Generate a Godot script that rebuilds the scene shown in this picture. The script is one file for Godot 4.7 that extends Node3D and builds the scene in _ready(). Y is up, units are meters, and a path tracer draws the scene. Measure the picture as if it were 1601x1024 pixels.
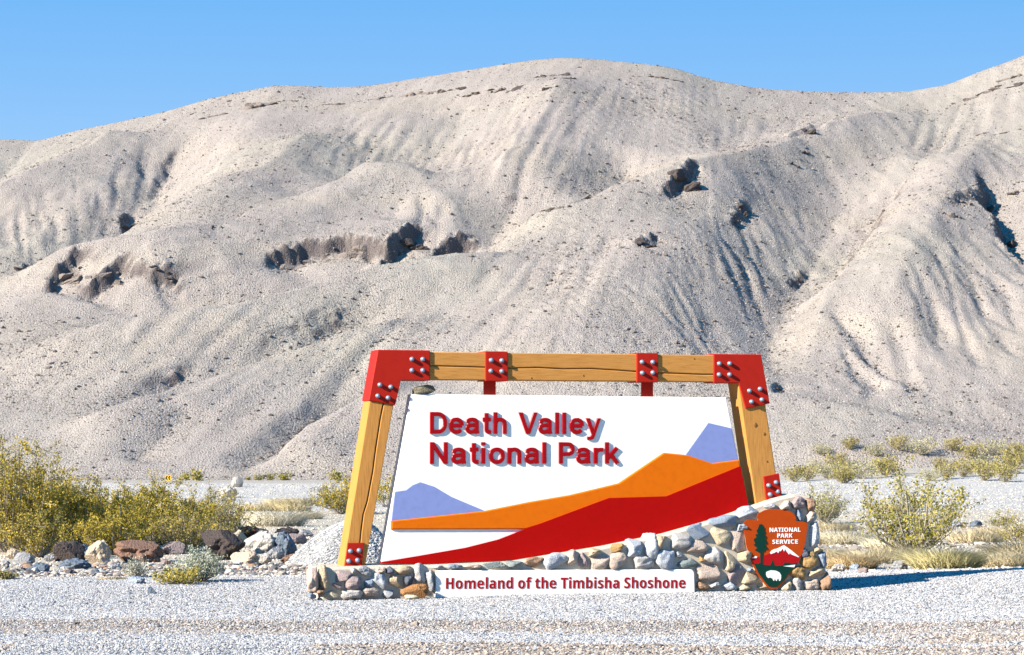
extends Node3D

# Desert park entrance: a timber frame with a painted panel on a fieldstone wall, gravel shoulder, scrub, bare hill behind.
# Sun from the front left, about 28 degrees high.

const SIGN_AT := Vector3(0.644, 0.0, -27.685)
const SIGN_TURN := 16.0

var rng := RandomNumberGenerator.new()
var taken := {}
var M := {}
var hx := PackedFloat32Array()
var hz := PackedFloat32Array()
var hh := PackedFloat32Array()
var n_wide := FastNoiseLite.new()
var n_fine := FastNoiseLite.new()
var n_soft := FastNoiseLite.new()
var sphere_mesh: Array = []

# ------------------------------------------------------------------ helpers

func numbered(called: String) -> String:
	if not taken.has(called):
		taken[called] = 0
		return called
	taken[called] += 1
	return "%s_%03d" % [called, taken[called]]

func tag(o: Node, label: String, category: String, group := "", kind := "") -> Node:
	if label: o.set_meta("label", label)
	if category: o.set_meta("category", category)
	if group: o.set_meta("group", group)
	if kind: o.set_meta("kind", kind)
	return o

func thing(called: String, label: String, category: String, at := Vector3.ZERO, turn := 0.0, group := "") -> Node3D:
	var o := Node3D.new()
	o.name = numbered(called)
	o.position = at
	o.rotation_degrees.y = turn
	add_child(o, true)
	tag(o, label, category, group)
	return o

func part(called: String, m: Mesh, mat: Material, parent: Node) -> MeshInstance3D:
	var o := MeshInstance3D.new()
	if parent == self:
		o.name = numbered(called)
	else:
		var used := 0
		for c in parent.get_children():
			if c.name == called or String(c.name).begins_with(called + "_0") or String(c.name).begins_with(called + "_1"):
				used += 1
		o.name = called if used == 0 else "%s_%03d" % [called, used]
	o.mesh = m
	o.material_override = mat
	o.cast_shadow = GeometryInstance3D.SHADOW_CASTING_SETTING_ON
	parent.add_child(o, true)
	return o

func lin(r: float, g: float, b: float) -> Color:
	return Color(r, g, b).linear_to_srgb()

func begin() -> SurfaceTool:
	var st := SurfaceTool.new()
	st.begin(Mesh.PRIMITIVE_TRIANGLES)
	return st

func tri(st: SurfaceTool, a: Vector3, b: Vector3, c: Vector3, out: Vector3) -> void:
	# front faces run clockwise seen from outside
	var n := (b - a).cross(c - a)
	if n.dot(out) > 0.0:
		var t := b
		b = c
		c = t
	st.add_vertex(a)
	st.add_vertex(b)
	st.add_vertex(c)

func quad(st: SurfaceTool, a: Vector3, b: Vector3, c: Vector3, d: Vector3, out: Vector3) -> void:
	tri(st, a, b, c, out)
	tri(st, a, c, d, out)

func done(st: SurfaceTool) -> ArrayMesh:
	st.generate_normals()
	return st.commit()

func points(l: Array) -> PackedVector2Array:
	var p := PackedVector2Array()
	for i in range(0, l.size(), 2):
		p.append(Vector2(l[i], l[i + 1]))
	return p

func inset(p: PackedVector2Array, by: float) -> PackedVector2Array:
	# p anticlockwise; every corner moves in along its mitre
	var q := PackedVector2Array()
	var n := p.size()
	for i in n:
		var d0 := (p[i] - p[(i + n - 1) % n]).normalized()
		var d1 := (p[(i + 1) % n] - p[i]).normalized()
		var n0 := Vector2(-d0.y, d0.x)
		var n1 := Vector2(-d1.y, d1.x)
		var m := (n0 + n1)
		m = m / maxf(m.length_squared() * 0.5, 0.5)
		q.append(p[i] + m * by)
	return q

func prism_on(st: SurfaceTool, poly: PackedVector2Array, w0: float, w1: float, bevel := 0.0) -> void:
	var p := poly.duplicate()
	var area := 0.0
	for i in p.size():
		area += p[i].cross(p[(i + 1) % p.size()])
	if area < 0.0:
		p.reverse()
	var f := inset(p, bevel) if bevel > 0.0 else p
	var idx := Geometry2D.triangulate_polygon(f)
	if idx.is_empty():
		f = p
		idx = Geometry2D.triangulate_polygon(f)
	var back := Geometry2D.triangulate_polygon(p)
	st.set_smooth_group(-1)
	for i in range(0, idx.size(), 3):
		tri(st, Vector3(f[idx[i]].x, f[idx[i]].y, w1), Vector3(f[idx[i + 1]].x, f[idx[i + 1]].y, w1), Vector3(f[idx[i + 2]].x, f[idx[i + 2]].y, w1), Vector3(0, 0, 1))
	for i in range(0, back.size(), 3):
		tri(st, Vector3(p[back[i]].x, p[back[i]].y, w0), Vector3(p[back[i + 1]].x, p[back[i + 1]].y, w0), Vector3(p[back[i + 2]].x, p[back[i + 2]].y, w0), Vector3(0, 0, -1))
	var n := p.size()
	for i in n:
		var j := (i + 1) % n
		var d := (p[j] - p[i]).normalized()
		var o := Vector3(d.y, -d.x, 0)
		var w := w1 - bevel
		quad(st, Vector3(p[i].x, p[i].y, w0), Vector3(p[j].x, p[j].y, w0), Vector3(p[j].x, p[j].y, w), Vector3(p[i].x, p[i].y, w), o)
		if bevel > 0.0:
			quad(st, Vector3(p[i].x, p[i].y, w), Vector3(p[j].x, p[j].y, w), Vector3(f[j].x, f[j].y, w1), Vector3(f[i].x, f[i].y, w1), o + Vector3(0, 0, 1))

func prism(poly: PackedVector2Array, w0: float, w1: float, bevel := 0.0) -> ArrayMesh:
	var st := begin()
	prism_on(st, poly, w0, w1, bevel)
	return done(st)

func ball(level: int) -> Array:
	# [unit directions, triangles] of a subdivided icosahedron
	while sphere_mesh.size() <= level:
		if sphere_mesh.is_empty():
			var t := (1.0 + sqrt(5.0)) / 2.0
			var v := PackedVector3Array()
			for p in [[-1, t, 0], [1, t, 0], [-1, -t, 0], [1, -t, 0], [0, -1, t], [0, 1, t], [0, -1, -t], [0, 1, -t], [t, 0, -1], [t, 0, 1], [-t, 0, -1], [-t, 0, 1]]:
				v.append(Vector3(p[0], p[1], p[2]).normalized())
			sphere_mesh.append([v, PackedInt32Array([0, 11, 5, 0, 5, 1, 0, 1, 7, 0, 7, 10, 0, 10, 11, 1, 5, 9, 5, 11, 4, 11, 10, 2, 10, 7, 6, 7, 1, 8, 3, 9, 4, 3, 4, 2, 3, 2, 6, 3, 6, 8, 3, 8, 9, 4, 9, 5, 2, 4, 11, 6, 2, 10, 8, 6, 7, 9, 8, 1])])
			continue
		var last: Array = sphere_mesh[-1]
		var v: PackedVector3Array = last[0].duplicate()
		var f := PackedInt32Array()
		var mid := {}
		var old: PackedInt32Array = last[1]
		for i in range(0, old.size(), 3):
			var m := []
			for k in 3:
				var a := old[i + k]
				var b := old[i + (k + 1) % 3]
				var key := mini(a, b) * 100000 + maxi(a, b)
				if not mid.has(key):
					mid[key] = v.size()
					v.append((v[a] + v[b]).normalized())
				m.append(mid[key])
			f.append_array(PackedInt32Array([old[i], m[0], m[2], old[i + 1], m[1], m[0], old[i + 2], m[2], m[1], m[0], m[1], m[2]]))
		sphere_mesh.append([v, f])
	return sphere_mesh[level]

func lump(size: Vector3, level: int, rough: float, square: float, salt: float, cuts := 0, smooth := true) -> ArrayMesh:
	# a stone: a ball pushed towards a box, noised, and cut by a few planes
	var b := ball(level)
	var v: PackedVector3Array = b[0]
	var f: PackedInt32Array = b[1]
	var planes := []
	for k in cuts:
		planes.append([Vector3(rng.randf_range(-1, 1), rng.randf_range(-.7, 1), rng.randf_range(-1, 1)).normalized(), rng.randf_range(.55, .85)])
	var at := PackedVector3Array()
	for d in v:
		var m := pow(pow(absf(d.x), square) + pow(absf(d.y), square) + pow(absf(d.z), square), -1.0 / square)
		var p := d * m
		var r := 1.0 + rough * (n_soft.get_noise_3d(d.x * 9 + salt, d.y * 9, d.z * 9) * 1.3 + n_soft.get_noise_3d(d.x * 25 + salt, d.y * 25, d.z * 25) * .6)
		p *= r
		for q in planes:
			var over: float = p.dot(q[0]) - q[1]
			if over > 0.0:
				p -= q[0] * over * .92
		at.append(p * size * .5)
	var st := begin()
	st.set_smooth_group(0 if smooth else -1)
	for i in range(0, f.size(), 3):
		tri(st, at[f[i]], at[f[i + 1]], at[f[i + 2]], at[f[i]] + at[f[i + 1]] + at[f[i + 2]])
	if smooth:
		st.index()
	return done(st)

func noise_tex(size: int, freq: float, stops: Array, type := FastNoiseLite.TYPE_SIMPLEX_SMOOTH, octaves := 4, salt := 1, cellular := -1) -> NoiseTexture2D:
	var n := FastNoiseLite.new()
	n.seed = salt
	n.noise_type = type
	n.frequency = freq
	n.fractal_octaves = octaves
	if cellular >= 0:
		n.cellular_return_type = cellular
		n.fractal_type = FastNoiseLite.FRACTAL_NONE
	var t := NoiseTexture2D.new()
	t.width = size
	t.height = size
	t.seamless = true
	t.noise = n
	if stops.size():
		var g := Gradient.new()
		g.offsets = PackedFloat32Array()
		var off := PackedFloat32Array()
		var col := PackedColorArray()
		for s in stops:
			off.append(s[0])
			col.append(s[1])
		g.offsets = off
		g.colors = col
		t.color_ramp = g
	return t

func grey(v: float) -> Color:
	return Color(v, v, v)

func mat(called: String, c: Color, rough := 0.9, spec := 0.3) -> StandardMaterial3D:
	var m := StandardMaterial3D.new()
	m.resource_name = called
	m.albedo_color = c
	m.roughness = rough
	m.metallic_specular = spec
	M[called] = m
	return m

func textured(m: StandardMaterial3D, t: Texture2D, scale: float, world := true) -> void:
	m.albedo_texture = t
	m.uv1_triplanar = true
	m.uv1_world_triplanar = world
	m.uv1_scale = Vector3.ONE * scale

func relief(m: StandardMaterial3D, t: Texture2D, cm: float) -> void:
	m.heightmap_enabled = true
	m.heightmap_texture = t
	m.heightmap_scale = cm

# ------------------------------------------------------------------ hill

func find(a: PackedFloat32Array, v: float) -> int:
	return clampi(a.bsearch(v) - 1, 0, a.size() - 2)

func stamp(path: Array, amp: float, left: float, right: float) -> void:
	var p := points(path)
	var total := 0.0
	var starts := PackedFloat32Array()
	for i in p.size() - 1:
		starts.append(total)
		total += p[i].distance_to(p[i + 1])
	var reach := maxf(left, right)
	var lo := p[0]
	var hi := p[0]
	for q in p:
		lo = lo.min(q)
		hi = hi.max(q)
	var i0 := find(hx, lo.x - reach)
	var i1 := find(hx, hi.x + reach) + 1
	var j0 := find(hz, lo.y - reach)
	var j1 := find(hz, hi.y + reach) + 1
	var nx := hx.size()
	for j in range(j0, j1 + 1):
		for i in range(i0, i1 + 1):
			var at := Vector2(hx[i], hz[j])
			at += Vector2(n_wide.get_noise_2d(at.x * 5, at.y * 5), n_wide.get_noise_2d(at.x * 5 + 300, at.y * 5)) * minf(.45, reach * .3)
			var best := 1e9
			var side := 0.0
			var along := 0.0
			for k in p.size() - 1:
				var d := p[k + 1] - p[k]
				var l := d.length()
				var u := clampf((at - p[k]).dot(d) / (l * l), 0, 1)
				var off := at - (p[k] + d * u)
				var dist := off.length()
				if dist < best:
					best = dist
					side = off.dot(Vector2(-d.y, d.x))
					along = starts[k] + l * u
			var w := right if side > 0.0 else left
			var q := best / w
			if q >= 1.0:
				continue
			var t := along / total
			var taper := smoothstep(0, .25, t) * smoothstep(0, .25, 1 - t)
			var g := (1 - q) * (1 - q) * (1 + q)
			hh[j * nx + i] += amp * g * taper

func hill_height(x: float, z: float) -> float:
	var i := find(hx, x)
	var j := find(hz, z)
	var u := clampf((x - hx[i]) / (hx[i + 1] - hx[i]), 0, 1)
	var v := clampf((z - hz[j]) / (hz[j + 1] - hz[j]), 0, 1)
	var nx := hx.size()
	return lerpf(lerpf(hh[j * nx + i], hh[j * nx + i + 1], u), lerpf(hh[(j + 1) * nx + i], hh[(j + 1) * nx + i + 1], u), v)

func build_hill() -> void:
	var ridge_x := [-60.6, -44.1, -40.8, -37, -30.9, -26, -20.4, -15.5, -12.2, -8.3, -3.3, 1.1, 4.4, 7.1, 11, 13.8, 17.1, 20.9, 25.3, 29.8, 34.2, 37.5, 40.8, 44.1, 53, 60.7]
	var ridge_y := [27.4, 28.4, 28.3, 29.3, 30.6, 32, 33.1, 33, 33.1, 33.7, 34.5, 35.2, 35.5, 35.4, 35, 34.6, 33.6, 32.9, 32.6, 32.5, 32.6, 33.2, 34.5, 35.7, 38, 37.4]
	var x := -140.0
	while x <= 140.0:
		hx.append(x)
		x += .2 if absf(x + .001) < 50.0 else (.8 if absf(x) < 70 else 4.0)
	var z := -300.0
	while z <= -115.0:
		hz.append(z)
		z += 3.0 if z < -235 else .25
	var nx := hx.size()
	var nz := hz.size()
	hh.resize(nx * nz)
	for i in nx:
		var top := 0.0
		if hx[i] <= ridge_x[0]: top = ridge_y[0]
		elif hx[i] >= ridge_x[-1]: top = ridge_y[-1]
		else:
			for k in ridge_x.size() - 1:
				if hx[i] < ridge_x[k + 1]:
					var s: float = (hx[i] - ridge_x[k]) / (ridge_x[k + 1] - ridge_x[k])
					var y0: float = ridge_y[maxi(k - 1, 0)]
					var y3: float = ridge_y[mini(k + 2, ridge_y.size() - 1)]
					top = cubic_interpolate(ridge_y[k], ridge_y[k + 1], y0, y3, s) * .5 + lerpf(ridge_y[k], ridge_y[k + 1], s) * .5
					break
		top *= smoothstep(140, 90, absf(hx[i])) * .6 + .4
		for j in nz:
			var t := (-126.0 - hz[j]) / 89.0
			var a := top * pow(maxf(t, 0), 1.04) if t >= 0 else t * 10.0
			var b := top + 1.0 - (t - 1.0) * 89.0 * .45
			var q := maxf(3.0 - absf(a - b), 0.0) / 3.0
			hh[j * nx + i] = minf(a, b) - q * q * 3.0 / 4.0
	stamp([-31.3,-208.3, -32.2,-204.2, -33.9,-199.5, -36.4,-193.9, -38.7,-188.7, -41.4,-183.8], 1.5, 6, 7)  # left spur
	stamp([-26,-206.6, -26.7,-193.8, -27.5,-182.2, -28.7,-172.7, -31.3,-169.6, -34,-166.1, -36.8,-163.6], -2.3, 6, 5.5)  # left ravine
	stamp([-14.4,-199.9, -17.8,-183.1, -21.6,-176, -28.1,-168.7, -32.3,-164], 1.6, 7, 7)  # upper left spur
	stamp([-9.8,-190.9, -13.8,-179.7, -17,-174.1, -20.3,-168.4, -23.6,-165], -1.3, 4, 4)  # hollow under upper left spur
	stamp([-7.9,-192, -9.5,-184.1, -13.6,-177.3, -15.7,-175.4, -18.4,-171, -21.3,-166.3, -24.1,-164, -29.3,-163.4, -32.7,-159.7, -35.4,-157.5], 2.2, 7, 6)  # cliff spur
	stamp([-9.5,-184.1, -6.5,-179.4, -4,-174, -2.4,-170.3], 0.7, 6, 5)  # cliff spur right shoulder
	stamp([2.8,-182.6, -0,-175.9, -2.1,-169.1, -2.8,-165.5, -6.3,-163.1, -10.7,-161.1, -14.6,-158.8, -21.2,-156.5, -25.8,-155.1, -31.4,-153.8], -2, 5, 6)  # gully at cliff foot
	stamp([2.5,-166.5, -1.7,-163.5, -6.5,-159.2, -11.1,-154.9, -17.2,-149.7, -22.6,-147.7, -26,-145.3, -29.2,-143, -31.6,-140.7], 1.8, 8, 6)  # lower broad spur
	stamp([-6.4,-155.4, -9.3,-151, -12,-147.2, -15.6,-144, -17.5,-142.3, -20.3,-138.5, -21.5,-136.2, -23.2,-133.8], -1.1, 4, 2.5)  # gully six
	stamp([-3.9,-152.6, -7.6,-148.9, -11.7,-146.1, -15.5,-142.4, -19,-138.3, -22.1,-133.4, -24.6,-130.5], 1.2, 6, 3)  # spur six
	stamp([-6.6,-142.8, -9.7,-138.3, -11.9,-132.8, -13.4,-128.8, -13.8,-126.7], -1, 3, 2)  # gully seven
	stamp([-4.4,-141.6, -7.1,-137.9, -10.7,-133.3, -12.2,-129.2, -12.9,-126.9], 0.9, 5, 2)  # spur seven
	stamp([-17.5,-136.9, -18.8,-131.9, -19.6,-128], -0.5, 2.5, 2)  # left foot gully
	stamp([4.3,-208.9, 2.7,-193.1, -0,-183.4, -2.9,-173.7], 1.4, 8, 5)  # summit spur
	stamp([-3.2,-209.3, -5.1,-196.3, -7.2,-186.3, -7.4,-179.7], -1.2, 7, 7)  # summit hollow
	stamp([36.2,-207.5, 30.1,-202.7, 23.7,-194.6, 18.6,-186.8, 13.8,-180.2, 11.3,-177.2, 8.2,-174.6, 5.7,-172.5, 2.8,-169.5, -0.4,-167.3, -3,-164.9], 1.7, 6, 6)  # long ledge spur
	stamp([9.6,-188.4, 7.4,-182.1, 5.6,-176.6, 2.6,-173.1, -0,-170.7], -1.5, 6, 5)  # hollow above ledge
	stamp([11.7,-174.9, 9.7,-164.4, 7.2,-156.5, 3.7,-146.2, 0.7,-140.2, -1.4,-135.4], 1.3, 10, 12)  # centre nose
	stamp([26.4,-194.4, 23.8,-182.2, 20.7,-171.4, 19,-166.3, 16.4,-156, 15.4,-149.8, 15.2,-142.5, 14.9,-138.1], -2, 9, 7.5)  # main ravine
	stamp([37.2,-204.6, 33.9,-196.9, 31.6,-190.7, 28.6,-184.5, 25.6,-177.7, 23.4,-171.7, 20.2,-163.2, 17.7,-157.8], -1, 4.5, 2)  # upper right ravine
	stamp([40.5,-207.7, 31,-189.4, 26,-175, 22.3,-164.8, 19.6,-156.9, 17.3,-147.5, 15.8,-140.7], 1.1, 8, 3)  # right smooth spur
	stamp([40,-195.4, 35.4,-190.8, 31.1,-177.5, 27,-165.1, 23.8,-155.5, 20.5,-149.1], 1.5, 8, 8)  # crag spur
	stamp([34.4,-185, 34.7,-180.8, 33.7,-177.4, 34.2,-174.1, 33.6,-170.1, 34.3,-166.8, 34.5,-160.8], -1.5, 5, 0.9)  # right crag ravine
	stamp([20.9,-136.9, 17.8,-131.8, 16.2,-127], 0.6, 12, 12)  # right fan
	stamp([19.6,-156.3, 20.9,-147.9, 21.8,-142.8, 22.8,-140.3], -0.5, 2.4, 0.9)  # fan gully three
	stamp([22.6,-152.8, 23,-148, 23.2,-142.9], -0.19, 1.6, 0.8)  # fan gully
	stamp([26.2,-154.3, 26.8,-148.2, 27.2,-143.1], -0.22, 2, 0.8)  # fan gully
	stamp([28.5,-157.6, 29.2,-150.6, 29.7,-145.2], -0.22, 2, 0.8)  # fan gully
	stamp([25.4,-155.6, 25.6,-150.6, 25.7,-145.8], -0.17, 1.5, 0.7)  # fan gully
	stamp([32.5,-169.3, 33.1,-165.9, 33.7,-160.9], -0.28, 1.6, 0.6)  # fan gully
	stamp([28.2,-162.3, 29.4,-155.7, 30.9,-149.4], -0.22, 1.6, 0.6)  # fan gully
	stamp([-16.7,-163.4, -15.2,-165.4, -13.7,-167, -11.2,-167.6, -8.9,-166.5, -7.6,-165.1], 0.38, 14, 0.3)  # cliff
	stamp([-16.7,-163.4, -15.2,-165.4, -13.7,-167, -11.2,-167.6, -8.9,-166.5, -7.6,-165.1], -0.86, 0.3, 5)  # cliff, below
	stamp([-9,-163.4, -8.1,-167, -6.5,-169.9, -5.6,-171.2], 0.3, 12.5, 0.3)  # cliff buttress
	stamp([-9,-163.4, -8.1,-167, -6.5,-169.9, -5.6,-171.2], -1.12, 0.3, 5)  # cliff buttress, below
	stamp([-5.6,-164.9, -4.8,-168.6, -3.5,-170.6, -2.1,-171.1], 0.32, 12.5, 0.3)  # cliff buttress
	stamp([-5.6,-164.9, -4.8,-168.6, -3.5,-170.6, -2.1,-171.1], -1.2, 0.3, 5)  # cliff buttress, below
	stamp([-29.5,-158.7, -28.8,-161, -27.8,-163.5], 0.29, 9.4, 0.3)  # cliff
	stamp([-29.5,-158.7, -28.8,-161, -27.8,-163.5], -0.65, 0.3, 5)  # cliff, below
	stamp([-27.4,-158.5, -26.1,-160.4, -25,-162.2], 0.27, 9.4, 0.3)  # cliff
	stamp([-27.4,-158.5, -26.1,-160.4, -25,-162.2], -0.59, 0.3, 5)  # cliff, below
	stamp([-23.1,-160.4, -21.6,-161.1], 0.15, 3.8, 0.3)  # cliff
	stamp([-23.1,-160.4, -21.6,-161.1], -0.35, 0.3, 5)  # cliff, below
	stamp([-28.2,-180.8, -28.4,-184.4, -28.2,-186.8], 0.31, 2.9, 0.3)  # cut
	stamp([-28.2,-180.8, -28.4,-184.4, -28.2,-186.8], -0.54, 0.3, 2)  # cut, below
	stamp([-33.3,-166.7, -33.1,-169.3, -32.9,-171.2], 0.28, 2.9, 0.3)  # cut
	stamp([-33.3,-166.7, -33.1,-169.3, -32.9,-171.2], -0.5, 0.3, 2)  # cut, below
	stamp([10.6,-172.9, 11.8,-175.8, 12.9,-178.5, 13.7,-179.4], 0.34, 2.9, 0.3)  # cut
	stamp([10.6,-172.9, 11.8,-175.8, 12.9,-178.5, 13.7,-179.4], -0.6, 0.3, 2)  # cut, below
	stamp([15,-171.3, 15.9,-174.4, 16.8,-177.4], 0.21, 2.9, 0.3)  # cut
	stamp([15,-171.3, 15.9,-174.4, 16.8,-177.4], -0.37, 0.3, 2)  # cut, below
	stamp([7.8,-160.3, 8.7,-161.6, 9.7,-163.1], 0.25, 2.9, 0.3)  # cut
	stamp([7.8,-160.3, 8.7,-161.6, 9.7,-163.1], -0.43, 0.3, 2)  # cut, below
	stamp([20.8,-191.3, 22.2,-193.1, 24.3,-196.6], 0.21, 2.9, 0.3)  # cut
	stamp([20.8,-191.3, 22.2,-193.1, 24.3,-196.6], -0.37, 0.3, 2)  # cut, below
	stamp([3.7,-170.5, 5.1,-173, 6.5,-174.8], 0.17, 2.9, 0.3)  # cut
	stamp([3.7,-170.5, 5.1,-173, 6.5,-174.8], -0.3, 0.3, 2)  # cut, below
	stamp([1.5,-168.8, 2.8,-169.9, 4.1,-171], 0.13, 2.9, 0.3)  # cut
	stamp([1.5,-168.8, 2.8,-169.9, 4.1,-171], -0.23, 0.3, 2)  # cut, below
	stamp([29.6,-172.7, 31.3,-175.1, 33.3,-178.2], 0.15, 2.9, 0.3)  # cut
	stamp([29.6,-172.7, 31.3,-175.1, 33.3,-178.2], -0.27, 0.3, 2)  # cut, below
	stamp([14.5,-138.3, 14.8,-139.9, 15.3,-141.4], 0.19, 2.9, 0.3)  # cut
	stamp([14.5,-138.3, 14.8,-139.9, 15.3,-141.4], -0.34, 0.3, 2)  # cut, below
	stamp([18.4,-164, 19,-166.7, 19.7,-169], 0.19, 2.9, 0.3)  # cut
	stamp([18.4,-164, 19,-166.7, 19.7,-169], -0.34, 0.3, 2)  # cut, below
	stamp([-37.3,-183.1, -36.3,-177.9, -34.7,-172.5], -0.168989, 0.93619, 0.437729)  # rill
	stamp([-37.3,-184.7, -36.1,-179.1, -34.4,-172.9], -0.169896, 0.948146, 0.445197)  # rill
	stamp([-36.7,-184.9, -34.6,-176.5, -33.3,-170.2], -0.165381, 0.636422, 0.409053)  # rill
	stamp([-36.8,-186.6, -35.1,-178.2, -33.3,-171.7], -0.163994, 0.830008, 0.354044)  # rill
	stamp([-34.9,-180.5, -33.6,-175, -32.4,-169.7], -0.138616, 0.781038, 0.329038)  # rill
	stamp([-36.6,-188.7, -35,-182.1, -33.5,-175.6], -0.132496, 0.797921, 0.361712)  # rill
	stamp([-35.3,-185.7, -34.1,-180.4, -33,-174.9], -0.115475, 0.913716, 0.35772)  # rill
	stamp([-35.8,-189, -34.4,-182.1, -32.9,-176.4], -0.140189, 0.699715, 0.359592)  # rill
	stamp([-35.7,-189.9, -33.2,-179.5, -31.9,-172], -0.15156, 1.00314, 0.303274)  # rill
	stamp([-33.8,-183.4, -32.5,-178.5, -31.9,-174.7], -0.159467, 0.723232, 0.334455)  # rill
	stamp([-34.4,-187.6, -32.9,-179.6, -31,-170.9], -0.0858647, 0.671218, 0.441074)  # rill
	stamp([-34.7,-191.1, -32.8,-180.9, -30.8,-171.1], -0.0872491, 0.623214, 0.330361)  # rill
	stamp([-34.5,-192.6, -32.8,-182.6, -31.2,-175], -0.0932404, 0.822281, 0.439283)  # rill
	stamp([-33.4,-188.6, -32.5,-183.6, -31.2,-177.4], -0.1217, 0.704406, 0.460074)  # rill
	stamp([-34,-194.4, -32.7,-186.2, -31,-177.7], -0.103636, 0.965278, 0.325506)  # rill
	stamp([-32.8,-188.7, -31.2,-179.4, -29.8,-172], -0.143858, 0.93216, 0.434051)  # rill
	stamp([-33.2,-193.5, -31,-181.8, -29.8,-173], -0.113643, 0.875902, 0.443911)  # rill
	stamp([-32.2,-190.7, -30.8,-183, -29.7,-175.3], -0.169451, 1.00164, 0.313389)  # rill
	stamp([-31.6,-189.9, -30.7,-185.9, -30.2,-181.1], -0.173805, 0.88022, 0.310887)  # rill
	stamp([-31.8,-191.2, -30.2,-182.9, -29.3,-174.9], -0.0819116, 0.987392, 0.30236)  # rill
	stamp([-31,-189.4, -29.6,-181.6, -29,-175.1], -0.165253, 0.684701, 0.420867)  # rill
	stamp([-30.9,-190.6, -30.1,-185.4, -29.3,-179], -0.0848542, 0.849684, 0.38799)  # rill
	stamp([-31.4,-199.1, -30,-189.3, -29.2,-181], -0.0826045, 0.951829, 0.448961)  # rill
	stamp([-31,-196.4, -30,-187, -28.7,-177.5], -0.127929, 1.00584, 0.317122)  # rill
	stamp([-30,-191.3, -29.4,-185.3, -28.9,-180.8], -0.155531, 0.628106, 0.458638)  # rill
	stamp([-29.8,-192.6, -29.1,-187.6, -28.8,-182.3], -0.164832, 0.674067, 0.326875)  # rill
	stamp([-29.8,-196.9, -28.9,-188.3, -28.3,-179.3], -0.111285, 0.828878, 0.387571)  # rill
	stamp([-29.8,-203.1, -28.9,-194.2, -28.5,-186.1], -0.154587, 1.01404, 0.412806)  # rill
	stamp([-29.3,-201, -28.5,-190, -28,-181.6], -0.110698, 0.964361, 0.441633)  # rill
	stamp([-29.1,-203.6, -28.6,-192.7, -28,-183.4], -0.0942859, 0.634675, 0.325909)  # rill
	stamp([-28.4,-195.8, -28.2,-191.7, -28,-187.4], -0.140703, 0.639256, 0.372459)  # rill
	stamp([-28.2,-198.5, -28.4,-194.5, -27.9,-188.7], -0.0835135, 0.998745, 0.449359)  # rill
	stamp([-28,-196.5, -27.8,-193.8, -27.8,-191.3], -0.136232, 0.993923, 0.436845)  # rill
	stamp([-27.8,-199, -27.5,-193, -27.7,-188], -0.160736, 0.727203, 0.467008)  # rill
	stamp([-27.7,-197.5, -27.9,-193.8, -27.6,-189], -0.112694, 0.863255, 0.479361)  # rill
	stamp([-27.3,-201.4, -27.6,-195.7, -27.5,-189.6], -0.0828551, 0.677235, 0.397236)  # rill
	stamp([-27.1,-201.8, -27.2,-196.3, -27.4,-190.1], -0.0880466, 1.00899, 0.477807)  # rill
	stamp([-26.8,-202.1, -27.3,-199.5, -27.1,-195.5], -0.169969, 0.974877, 0.440025)  # rill
	stamp([-26.7,-202.1, -27.3,-196.3, -27.3,-191.3], -0.146402, 0.829797, 0.472673)  # rill
	stamp([-26.4,-202.9, -27.2,-200.4, -26.9,-196.4], -0.0931926, 0.625728, 0.478658)  # rill
	stamp([13.6,-166.5, 14.4,-159.1, 15,-153], -0.0971949, 0.751802, 0.333994)  # rill
	stamp([13.6,-168.3, 14.1,-161.1, 15,-155.2], -0.0751147, 0.52373, 0.275205)  # rill
	stamp([13.6,-170.1, 14.7,-162, 15.2,-154], -0.0696611, 0.64808, 0.254208)  # rill
	stamp([14.3,-164.5, 14.3,-161, 14.9,-158.5], -0.0941103, 0.581206, 0.333029)  # rill
	stamp([13.7,-172.6, 15,-162.6, 15.5,-153.6], -0.0995889, 0.827993, 0.306919)  # rill
	stamp([14.3,-168.8, 14.8,-163.7, 15.1,-159.7], -0.0650883, 0.726397, 0.384574)  # rill
	stamp([14.4,-168.4, 15.1,-163.3, 15.2,-158.5], -0.065214, 0.813476, 0.343758)  # rill
	stamp([14.8,-166.2, 15.6,-159.9, 15.8,-154.1], -0.0871289, 0.711638, 0.329064)  # rill
	stamp([14.4,-174.4, 15.1,-164.7, 15.8,-155.8], -0.0814809, 0.587456, 0.280127)  # rill
	stamp([15.1,-166.5, 15.1,-160.6, 15.8,-156.2], -0.0942944, 0.678255, 0.250135)  # rill
	stamp([15.1,-169.5, 15.6,-166.2, 15.6,-161.9], -0.0747726, 0.550702, 0.303975)  # rill
	stamp([15.5,-168.2, 15.6,-164, 16,-160.3], -0.0499063, 0.644304, 0.396233)  # rill
	stamp([15.3,-173.4, 16.1,-165.4, 16.4,-158.1], -0.0724945, 0.561204, 0.252692)  # rill
	stamp([15.6,-174.2, 16.1,-165.9, 16.6,-158.6], -0.0951468, 0.612423, 0.343017)  # rill
	stamp([15.5,-176.6, 15.8,-168.5, 16.4,-162], -0.0554145, 0.765398, 0.263011)  # rill
	stamp([16,-176.7, 16.6,-169.7, 16.7,-163.3], -0.097871, 0.674735, 0.267103)  # rill
	stamp([16.5,-169.1, 16.4,-166.1, 16.8,-164.1], -0.0543842, 0.839988, 0.294491)  # rill
	stamp([16.8,-170.6, 17.2,-168.6, 17.1,-165.7], -0.0882238, 0.509527, 0.365)  # rill
	stamp([16.5,-178.2, 16.7,-170.3, 17.2,-164.1], -0.0819811, 0.627499, 0.398516)  # rill
	stamp([17.1,-170.9, 17.5,-165.1, 17.6,-160.6], -0.0512193, 0.816247, 0.355648)  # rill
	stamp([17.1,-178.8, 17.2,-172.7, 17.8,-167.1], -0.0785848, 0.689217, 0.304329)  # rill
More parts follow.
